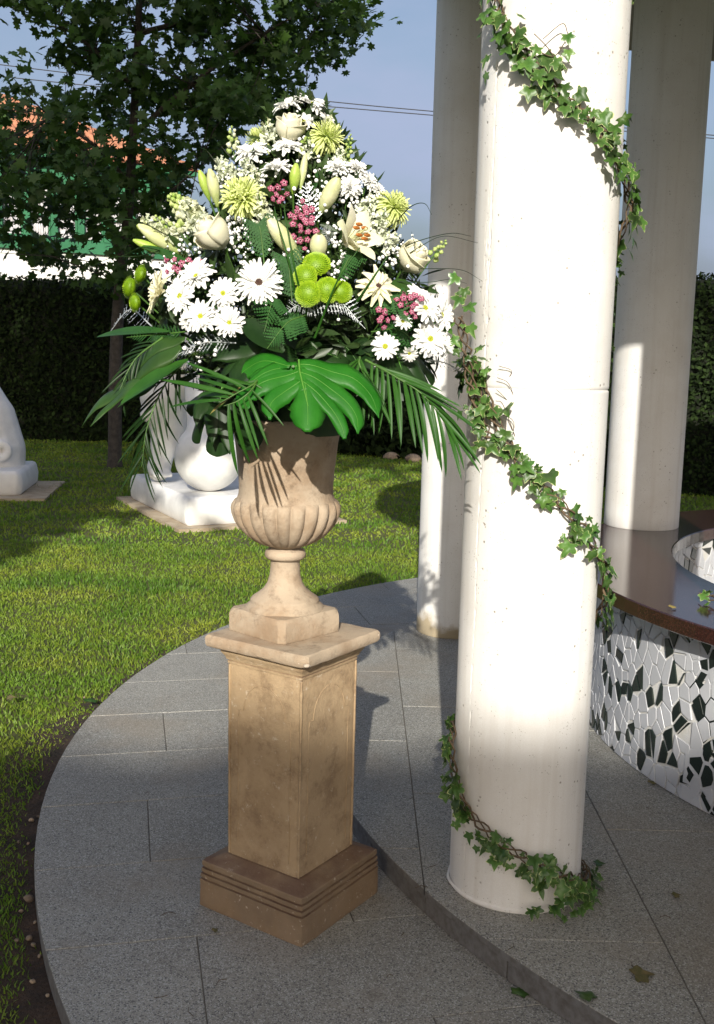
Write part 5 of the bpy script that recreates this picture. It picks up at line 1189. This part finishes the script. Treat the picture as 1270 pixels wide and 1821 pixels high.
# ------------------------------------------------------------ maple tree
def maple_leaf():
    pr = [(0, 1.0), (.16, .62), (.34, .72), (.62, .86), (.80, .48), (1.05, .62), (1.40, .78), (1.58, .42), (2.0, .46), (2.35, .50), (2.75, .25), (pi, .18)]
    pts = [(r * cos(a), r * sin(a)) for a, r in pr] + [(r * cos(-a), r * sin(-a)) for a, r in pr[-2:0:-1]]
    V = [(0, 0, .06)] + [(x, y, -.12 * (x * x + y * y)) for x, y in pts]; n = len(pts)
    return np.array(V), np.array([(0, 1 + i, 1 + (i + 1) % n) for i in range(n)])
MLV, MLF = maple_leaf()
def tree(base, trunk, limbs, clusters, label, size, m, per, spread, group=None, r0=.12, leaf=(None, None), big=False):
    root = empty('maple_tree', base, label=label, cat='tree', group=group); base = Vector(base)
    mb = MB(); C_ = spline([Vector(p) - base for p in trunk], 8); mb.tube(C_, [r0 * (1.25 if i == 0 else 1) * (1 - .72 * i / len(C_)) for i in range(len(C_))], 12); link('trunk', mb.mesh('tree_trunk', M['bark']), root)
    for L_ in limbs:
        mb = MB(); C_ = spline([Vector(p) - base for p in L_], 6); mb.tube(C_, [r0 * .42 * (1 - .8 * i / len(C_)) for i in range(len(C_))], 8); link('limb', mb.mesh('tree_limb', M['bark']), root)
    P, T = [], []; tw = MB()
    spine = [Vector(p) for p in trunk] + [Vector(p) for L_ in limbs for p in L_]
    for c, r in clusters:
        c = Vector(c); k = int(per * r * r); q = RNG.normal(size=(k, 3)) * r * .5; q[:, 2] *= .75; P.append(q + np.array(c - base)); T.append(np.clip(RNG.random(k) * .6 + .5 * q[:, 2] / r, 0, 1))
        s = min(spine, key=lambda v: (v - c).length); tw.tube([s - base, s.lerp(c, .5) - base + rvec(.06) + Vector((0, 0, .05)), c - base], [.011, .007, .003], 4, False)
    link('branches', tw.mesh('small_branches', M['bark']), root); P = np.concatenate(P); T = np.concatenate(T); n = len(P)
    up_ = np.tile(np.array([[0, -.5, .55]]), (n, 1))
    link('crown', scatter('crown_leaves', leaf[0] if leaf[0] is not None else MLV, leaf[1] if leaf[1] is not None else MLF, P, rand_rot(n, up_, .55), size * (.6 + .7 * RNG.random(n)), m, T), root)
    return root
def T_(x, y, Y=15): return tuple(atY(x, y, Y))
cl = []
def inside(x, y):
    """rough silhouette of the crown as surveyed against sky and house"""
    if y < 60: lo, hi = 50, 632
    elif y < 130: lo, hi = 110 - (y - 60) * .2, 640 - (y - 60) * 1.1
    elif y < 200: lo, hi = -80, 545 - (y - 130) * .9
    elif y < 290: lo, hi = -80, 455 - (y - 200) * .3
    elif y < 400: lo, hi = -80, 400 - (y - 290) * .6
    else: lo, hi = -80, 330
    return lo < x < hi
HOLES = [(60, 325, 10), (20, 220, 18), (75, 395, 24), (120, 410, 18), (110, 215, 15), (240, 385, 20), (290, 280, 16), (195, 262, 14), (140, 455, 22), (30, 462, 24), (205, 470, 24), (320, 235, 22), (260, 215, 14), (80, 110, 22), (300, 120, 12), (400, 60, 10), (20, 380, 20), (355, 210, 12), (150, 270, 12), (75, 200, 12), (280, 470, 24), (180, 390, 14)]
for k in range(760):
    x, y = random.uniform(-110, 680), random.uniform(-420, 505)
    if y >= 0 and not inside(x, y): continue
    if y < 0 and not (-60 < x - 40 * mnoise.noise((y * .01, 3, 3)) < 640): continue
    if any((x - hx) ** 2 + (y - hy) ** 2 < (hr * 1.15) ** 2 for hx, hy, hr in HOLES): continue
    if y > 455 and random.random() < .45: continue
    cl.append((atY(x, y, 15 + random.gauss(0, .9)), random.uniform(.22, .38)))
tree(T_(204, 838), [T_(204, 838), T_(206, 640), T_(214, 500), T_(228, 380), T_(236, 250), T_(244, 100), T_(250, -80), T_(255, -300)],
     [[T_(226, 440), T_(262, 385, 14.8), T_(300, 345, 14.6), T_(350, 300, 14.4)], [T_(232, 330), T_(170, 260, 14.6), T_(90, 210, 14.4)], [T_(238, 240), T_(340, 150, 14.6), T_(470, 60, 14.4), T_(560, 10, 14.2)],
      [T_(216, 480), T_(190, 380, 15.4), T_(130, 340, 15.6), T_(40, 330, 15.8)], [T_(242, 160), T_(170, 90, 14.8), T_(100, 40, 14.6)], [T_(246, 60), T_(380, 20, 15.3), T_(500, -60, 15.6)], [T_(250, -60), T_(120, -160), T_(60, -260)], [T_(250, -100), T_(400, -200), T_(520, -300)]],
     cl, 'dark leafy maple tree on the lawn behind the sculptures', .108, M['maple_leaf'], 360, .3, r0=.10)

# trees outside the frame, behind the photographer: they shade the sculptures and far lawn
LV = np.array([(0, 0, 0), (.5, .3, .05), (1, 0, 0), (.5, -.3, .05)]); LFc = np.array([(0, 1, 2), (0, 2, 3)])
def shade_tree(x, y, zc, rx, rz, lab, n, seed, dx=0):
    rs = random.Random(seed); c = []
    for k in range(n):
        v = Vector((rs.gauss(0, 1), rs.gauss(0, 1), rs.gauss(0, 1))).normalized() * rs.random() ** .3; c.append(((x + dx + v.x * rx, y + v.y * rx * .8, zc + v.z * rz), .85))
    tree((x, y, LAWN), [(x, y, LAWN), (x, y, zc * .5), (x + .1 + dx * .3, y, zc), (x + dx * .5, y, zc + rz * .7)], [[(x, y, zc * .75), (x + dx + rx * .4, y, zc)], [(x, y, zc * .7), (x + dx - rx * .5, y, zc)]], c, lab, .42, M['maple_leaf'], 90, .3, r0=.28, leaf=(LV, LFc), group='tall trees behind the photographer')
shade_tree(-6.1, -4.0, 9.9, 4.2, 4.5, 'tall shade tree outside the frame, left behind the photographer', 150, 3)
shade_tree(-5.6, -8, 13.7, 3.2, 3.0, 'tall shade tree outside the frame, between the other two', 90, 9, 2.7)
shade_tree(3.6, -11, 17.0, 4.4, 2.4, 'added unseen tree, right behind the photographer, shading the back hedge', 80, 5)  # added tree, its crown placed so the shadow darkens the rear hedge
# added unseen villa; ridge shaped to shade the near paving, white walls to bounce light
villa = empty('added_shade_villa', (-.45, -21.0, LAWN), label='added white villa, unseen behind the photographer, shading the near paving', cat='house'); mb = MB(); mb.box((-3.7, -2.9, 0), (2.9, 2.6, 10.1)); link('wall', mb.mesh('wall', M['render_wall'], False), villa)
rz_ = 11.66; rows = []
for y_, z_ in ((3.1, 9.9), (0, rz_), (-3.4, 9.9)): rows.append([(-4.2 + 7.6 * i / 160, y_, z_ + (.045 * abs(sin(i * .97)) + .10 * mnoise.noise((i * .09, 4, 0)) if y_ == 0 else 0)) for i in range(161)])
mb = MB(); mb.grid(rows); mb.grid([[(x, 3.1, 9.9) for x in (-4.2, 3.4)], [(x, -3.4, 9.9) for x in (-4.2, 3.4)]])
for x in (-3.7, 2.9): mb.add([(x, 2.6, 10), (x, 0, rz_ - .1), (x, -2.9, 10)], [(0, 1, 2)])
link('roof', mb.mesh('roof', M['roof_tile'], False), villa)
for x in (-2.4, -.5, 1.4):
    for z in (1.0, 4.0, 7.2):
        mb = MB(); mb.box((x - .5, 2.602, z), (x + .5, 2.66, z + 1.4)); w = link('window', mb.mesh('window_frame', M['green_wood'], False), villa); mb = MB(); mb.box((x - .42, 2.661, z + .08), (x + .42, 2.675, z + 1.32)); link('pane', mb.mesh('pane', M['glass'], False), w)

# ------------------------------------------------------------ hedges that close the garden
def hedge(x0, y0, x1, y1, h, thick, label, nleaf, size=.07, bump=.12, name='garden_hedge'):
    a, b_ = Vector((x0, y0, LAWN)), Vector((x1, y1, LAWN)); L = (b_ - a).length; d = (b_ - a) / L; s = Vector((d.y, -d.x, 0)); root = empty(name, a, label=label, cat='hedge'); mb = MB(); rows = []
    prof = [(0, 0), (0, h * .33), (0, h * .66), (0, h - .12), (-.12, h), (-thick + .12, h), (-thick, h - .12), (-thick, 0)]
    n = int(L / .35)
    for (o_, z) in prof: rows.append([d * (L * i / n) + s * (o_ + bump * .4 * mnoise.noise((i * .5, z * 1.3, 2))) + Vector((0, 0, z + (.07 * mnoise.noise((i * .4, 9, 2)) if z > 1 else 0))) for i in range(n + 1)])
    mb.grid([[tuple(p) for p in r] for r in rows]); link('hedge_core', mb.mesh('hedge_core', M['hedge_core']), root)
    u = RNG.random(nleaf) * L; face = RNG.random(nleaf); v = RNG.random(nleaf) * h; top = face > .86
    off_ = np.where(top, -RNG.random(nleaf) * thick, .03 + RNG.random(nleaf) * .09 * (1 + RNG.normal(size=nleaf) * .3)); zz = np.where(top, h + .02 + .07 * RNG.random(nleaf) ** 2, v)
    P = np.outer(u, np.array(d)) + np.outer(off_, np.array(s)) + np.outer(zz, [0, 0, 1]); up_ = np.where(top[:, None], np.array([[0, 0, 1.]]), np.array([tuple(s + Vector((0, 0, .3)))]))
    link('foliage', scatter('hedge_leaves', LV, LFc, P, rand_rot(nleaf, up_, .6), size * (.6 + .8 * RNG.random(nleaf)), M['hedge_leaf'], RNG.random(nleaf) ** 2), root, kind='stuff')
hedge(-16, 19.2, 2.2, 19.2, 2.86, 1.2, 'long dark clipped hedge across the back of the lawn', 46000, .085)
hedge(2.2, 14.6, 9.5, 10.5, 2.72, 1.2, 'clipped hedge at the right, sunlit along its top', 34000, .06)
# shrubs and stones at the foot of the hedge, right of the urn
for (x, y, s_, lab) in ((.15, 18.1, .75, 'low dark shrub right of the urn, at the hedge foot'), (1.0, 17.9, .9, 'bushy shrub at the hedge foot beside the left column'), (1.7, 18.3, .8, 'shrub at the hedge foot behind the left column')):
    root = empty('garden_shrub', (x, y, LAWN), label=lab, cat='shrub'); n = 1500; v = RNG.normal(size=(n, 3)); v /= np.linalg.norm(v, axis=1)[:, None]; v *= (RNG.random(n) ** .3)[:, None] * s_ * (1 + .2 * np.sin(v[:, :1] * 9)); v[:, 2] = np.abs(v[:, 2]) * 1.1
    link('foliage', scatter('shrub_leaves', LV, LFc, v, rand_rot(n, v, .5), .13 * (.5 + RNG.random(n)), M['hedge_leaf'], RNG.random(n) ** 2), root, kind='stuff')
    mb = MB()
    for k in range(5): mb.tube([(0, 0, 0), tuple(rvec(.1) + Vector((0, 0, s_ * .4))), tuple(rvec(.3) + Vector((0, 0, s_ * .8)))], [.02, .014, .006], 5)
    link('stems', mb.mesh('shrub_stems', M['bark']), root)
def pebble_mesh(seed):
    m_ = MB(); m_.ball((0, 0, 0), 1, 10, 7, (1, .8, .6)); me = m_.mesh('pebble', M['pebble'])
    for v in me.vertices: v.co *= 1 + .25 * mnoise.noise(v.co * 1.3 + Vector((seed, 0, 0)))
    return me
PB = [pebble_mesh(k * 5) for k in range(4)]
for k, (x, y) in enumerate(((.9, 16.9), (1.2, 16.8), (1.45, 17.0), (.55, 17.1), (1.75, 16.9))):
    link('border_stone', PB[k % 4], None, loc=(x, y, LAWN + .04), rot=(0, 0, k), scale=.14 + .03 * (k % 3), label=('%s pale stone bordering the shrubs right of the urn' % ('first', 'second', 'third', 'fourth', 'fifth')[k]), cat='stone', group='stones along the shrub bed')
# pebbles in the soil strip
peb = [(52, 1598, 11), (52, 1668, 7), (60, 1680, 6), (56, 1458, 7), (50, 1500, 4), (33, 1497, 4), (68, 1452, 4), (38, 1620, 5), (62, 1640, 4), (30, 1672, 5), (45, 1530, 3), (70, 1700, 4), (85, 1770, 4), (58, 1745, 5), (66, 1560, 3), (110, 1375, 3), (128, 1350, 3), (150, 1240, 4)]
for k, (x, y, r) in enumerate(peb):
    p = atZ(x, y, LAWN + .012); link('pebble', PB[k % 4], None, loc=p, rot=(.3 * k, .2, k), scale=r / 620, label='tan pebble on the bare soil along the left terrace edge', cat='pebble', group='pebbles on the bare soil at the terrace edge')

# ------------------------------------------------------------ house behind the hedge
HB = Vector((-5.5, 32.35, LAWN)); HA = radians(32.8); HD = Vector((-cos(HA), -sin(HA), 0)); HN = Vector((sin(HA), -cos(HA), 0))   # along the front (leftwards), outward
house = empty('white_house', HB, label='white house with green gallery windows and orange tiled roof behind the tree', cat='house')
house.matrix_basis = Matrix(((HD.x, HN.x, 0, HB.x), (HD.y, HN.y, 0, HB.y), (0, 0, 1, HB.z), (0, 0, 0, 1)))
HL, HDp, EV, SILL = 13.0, 9.0, 6.95, 4.50
def hb(name, lo, hi, m, parent=house):
    mb = MB(); mb.box(lo, hi); o = link(name, mb.mesh(name, M[m], False), parent); return o
hb('wall', (0, -HDp, 0), (HL, 0, SILL - .12), 'render_wall')
hb('gallery_wall', (.05, -HDp + .05, SILL - .12), (HL - .05, -.12, EV), 'green_wood')
hb('gallery_sill', (-.05, -.10, SILL - .13), (HL + .05, .10, SILL), 'green_wood')
hb('eave_board', (-.35, -.08, EV - .14), (HL + .35, .42, EV - .02), 'green_wood')
hb('lintel_board', (0, -.1, EV - .75), (HL, .03, EV - .141), 'green_wood')
hb('gallery_rail', (0, -.1, SILL + .001), (HL, .02, SILL + .22), 'green_wood')
npost = 17; pw = HL / npost
for k in range(npost):
    x0 = k * pw; hb('gallery_post', (x0 - .09, -.11, SILL + .221), (x0 + .09, .045, EV - .751), 'green_wood')
    w = empty('window', (x0 + pw / 2, -.05, 0)); w.parent = house
    mb = MB(); a, b_, z0, z1 = -pw / 2 + .1, pw / 2 - .1, SILL + .225, EV - .755
    for lo, hi in (((a, -.03, z0), (a + .04, .03, z1)), ((b_ - .04, -.03, z0), (b_, .03, z1)), ((a + .04, -.03, z0), (b_ - .04, .03, z0 + .05)), ((a + .04, -.03, z1 - .05), (b_ - .04, .03, z1)), ((a + .04, -.028, z0 + .62), (b_ - .04, .028, z0 + .66))): mb.box(lo, hi)
    link('frame', mb.mesh('window_frame', M['green_wood'], False), w)
    mb = MB(); mb.grid([[(a + .04 + (b_ - a - .08) * i / 24, -.055 + .012 * sin(i * 1.9), z) for i in range(25)] for z in (z0 + .03, z1 - .03)]); link('curtain', mb.mesh('window_curtain', M['curtain']), w)
hb('ground_window', (2.0, .002, 1.0), (3.2, .05, 2.3), 'green_wood'); hb('ground_window', (6.0, .002, 1.0), (7.2, .05, 2.3), 'green_wood')
# hipped roof with courses of barrel tiles
ov, rh = .45, 2.45; x0, x1, y0, y1 = -ov, HL + ov, -HDp - ov, ov; hw = (y1 - y0) / 2
A_, B_, C2, D_ = Vector((x0, y1, EV)), Vector((x1, y1, EV)), Vector((x1, y0, EV)), Vector((x0, y0, EV)); E_, F_ = Vector((x0 + hw, (y0 + y1) / 2, EV + rh)), Vector((x1 - hw, (y0 + y1) / 2, EV + rh))
mb = MB(); mb.add([A_, B_, C2, D_, E_, F_], [(0, 4, 5, 1), (1, 5, 2), (2, 5, 4, 3), (3, 4, 0), (0, 1, 2, 3)]); rf = link('roof', mb.mesh('roof_boards', M['roof_tile'], False), house)
def tile_run(p0, p1, n_):   # one run of overlapping barrel tiles up the slope
    L_ = (p1 - p0).length; d = (p1 - p0) / L_; s = d.cross(n_).normalized(); k = max(1, int(L_ / .36)); rows = []
    for i in range(k):
        for t, dz, w in ((i / k, .03, .115), ((i + .999) / k, .0, .095)):
            c = p0 + d * L_ * t + n_ * dz; rows.append([tuple(c + s * (w * cos(a)) + n_ * (w * .75 * sin(a) + .005)) for a in [pi * j / 5 for j in range(6)]])
    return rows
mb = MB(); up_n = (B_ - A_).cross(E_ - A_).normalized(); up_n = up_n if up_n.z > 0 else -up_n
x = x0 + .12
while x < x1 - .1:
    t = min(1, (x - x0) / hw, (x1 - x) / hw); p0 = Vector((x, y1 + .03, EV - .01)); p1 = Vector((x, y1 + (-hw) * t, EV + rh * t))
    if t > .06:
        r = tile_run(p0, p1, up_n); b0 = 0; mb.grid(r)
    x += .235
side_n = Vector((-rh, 0, hw)).normalized(); y = y1 - .12
while y > y0 + .1:
    t = min((y1 - y) / hw, (y - y0) / hw, 1)
    if t > .06: mb.grid(tile_run(Vector((x0 - .03, y, EV - .01)), Vector((x0 + hw * t, y, EV + rh * t)), side_n))
    y -= .235
for p0, p1 in ((A_, E_), (E_, F_), (B_, F_)):
    n_ = Vector((0, 0, 1)); mb.grid(tile_run(p0 + n_ * .04, p1 + n_ * .04, n_))
link('roof_tiles', mb.mesh('roof_tiles', M['roof_tile']), rf, kind='stuff')
mb = MB(); mb.box((8.2, -3.2, EV + .8), (8.9, -2.6, EV + 2.9)); mb.box((8.12, -3.28, EV + 2.9), (8.98, -2.52, EV + 3.02)); link('chimney', mb.mesh('chimney', M['render_wall'], False), rf)

# ------------------------------------------------------------ overhead cables
for k, (l, lab) in enumerate((([(-140, 97), (25, 118), (302, 151), (590, 181), (770, 198), (1262, 240), (1500, 257)], 'upper black overhead cable crossing the sky'),
                              ([(-140, 120), (50, 141), (302, 166), (590, 190), (770, 205), (1262, 245.5), (1500, 262)], 'lower black overhead cable just beneath the other'))):
    P = [atY(x, y, 26) for x, y in l]; o = empty('overhead_cable', P[0], label=lab, cat='cable', group='overhead cables'); mb = MB(); mb.tube(spline([p - P[0] for p in P], 6), .011, 6); link('cable', mb.mesh('cable', M['wire']), o)

# ------------------------------------------------------------ litter on paving and rim
def litter(px, py, z, s, label, m='dry_leaf', rot=0, tilt=.15):
    me = ivy_mesh('fallen_leaf', M[m], int(px)); p = atZ(px, py, z + .008)
    o = link('fallen_leaf', me, None, loc=p, rot=(tilt, -tilt * .6, rot), scale=s); return tag(o, label, 'leaf')
litter(1052, 1774, ZUP, .075, 'fallen green leaf near the step edge at the bottom', 'ivy_plain', 2.4)
litter(1130, 1733, ZUP, .085, 'fallen dark leaf on the upper terrace, right of the lower one', 'dry_leaf', .2)
litter(1199, 1592, ZUP, .04, 'small brown leaf on the upper terrace floor', 'dry_leaf', .4)
litter(922, 1768, 0, .065, 'fallen leaf on the lower paving below the step', 'ivy_plain', 1.2)
litter(1193, 1079, ZTOP, .045, 'yellow leaf lying on the red granite rim', 'palm_dry', .5)
litter(1158, 1392, ZUP, .045, 'brown leaf against the foot of the mosaic wall', 'dry_leaf', .9)
litter(380, 1655, 0, .03, 'tiny dark leaf on the paving left of the pedestal foot', 'dry_leaf', .9)
litter(1060, 1535, ZUP, .05, 'torn ivy leaf beside the column foot', 'ivy_plain', .1)
litter(160, 1247, LAWN + .05, .10, 'pale green weed leaf at the lawn edge', 'monstera_back', 1.7)
litter(14, 1240, LAWN + .05, .07, 'brown leaf lying on the lawn at the left', 'dry_leaf', .3)
for k in range(26):
    x, y = random.uniform(80, 1260), random.uniform(1330, 1815); z = 0
    p = atZ(x, y, ZUP); d = math.dist(p[:2], CC[:2])
    if d > R2: p = atZ(x, y, 0); d = math.dist(p[:2], CC[:2])
    if d > R1 - .05 or R2 < d < R2 + .06 or d < 2.0 or math.dist(p[:2], C1[:2]) < .25 or math.dist(p[:2], PC[:2]) < .3: continue
    mb = MB(); a = random.random() * 6.3; L_ = random.uniform(.008, .025); mb.tube([(0, 0, .001), (L_ * cos(a), L_ * sin(a), .004), (L_ * 1.8 * cos(a + .4), L_ * 1.8 * sin(a + .4), .001)], .0009, 4)
    o = link('twig', mb.mesh('twig', M['vine']), None, loc=(p.x, p.y, (ZUP if d < R2 else 0) + .001)); tag(o, 'tiny dry twig lying on the granite paving', 'twig', 'tiny twigs on the paving')
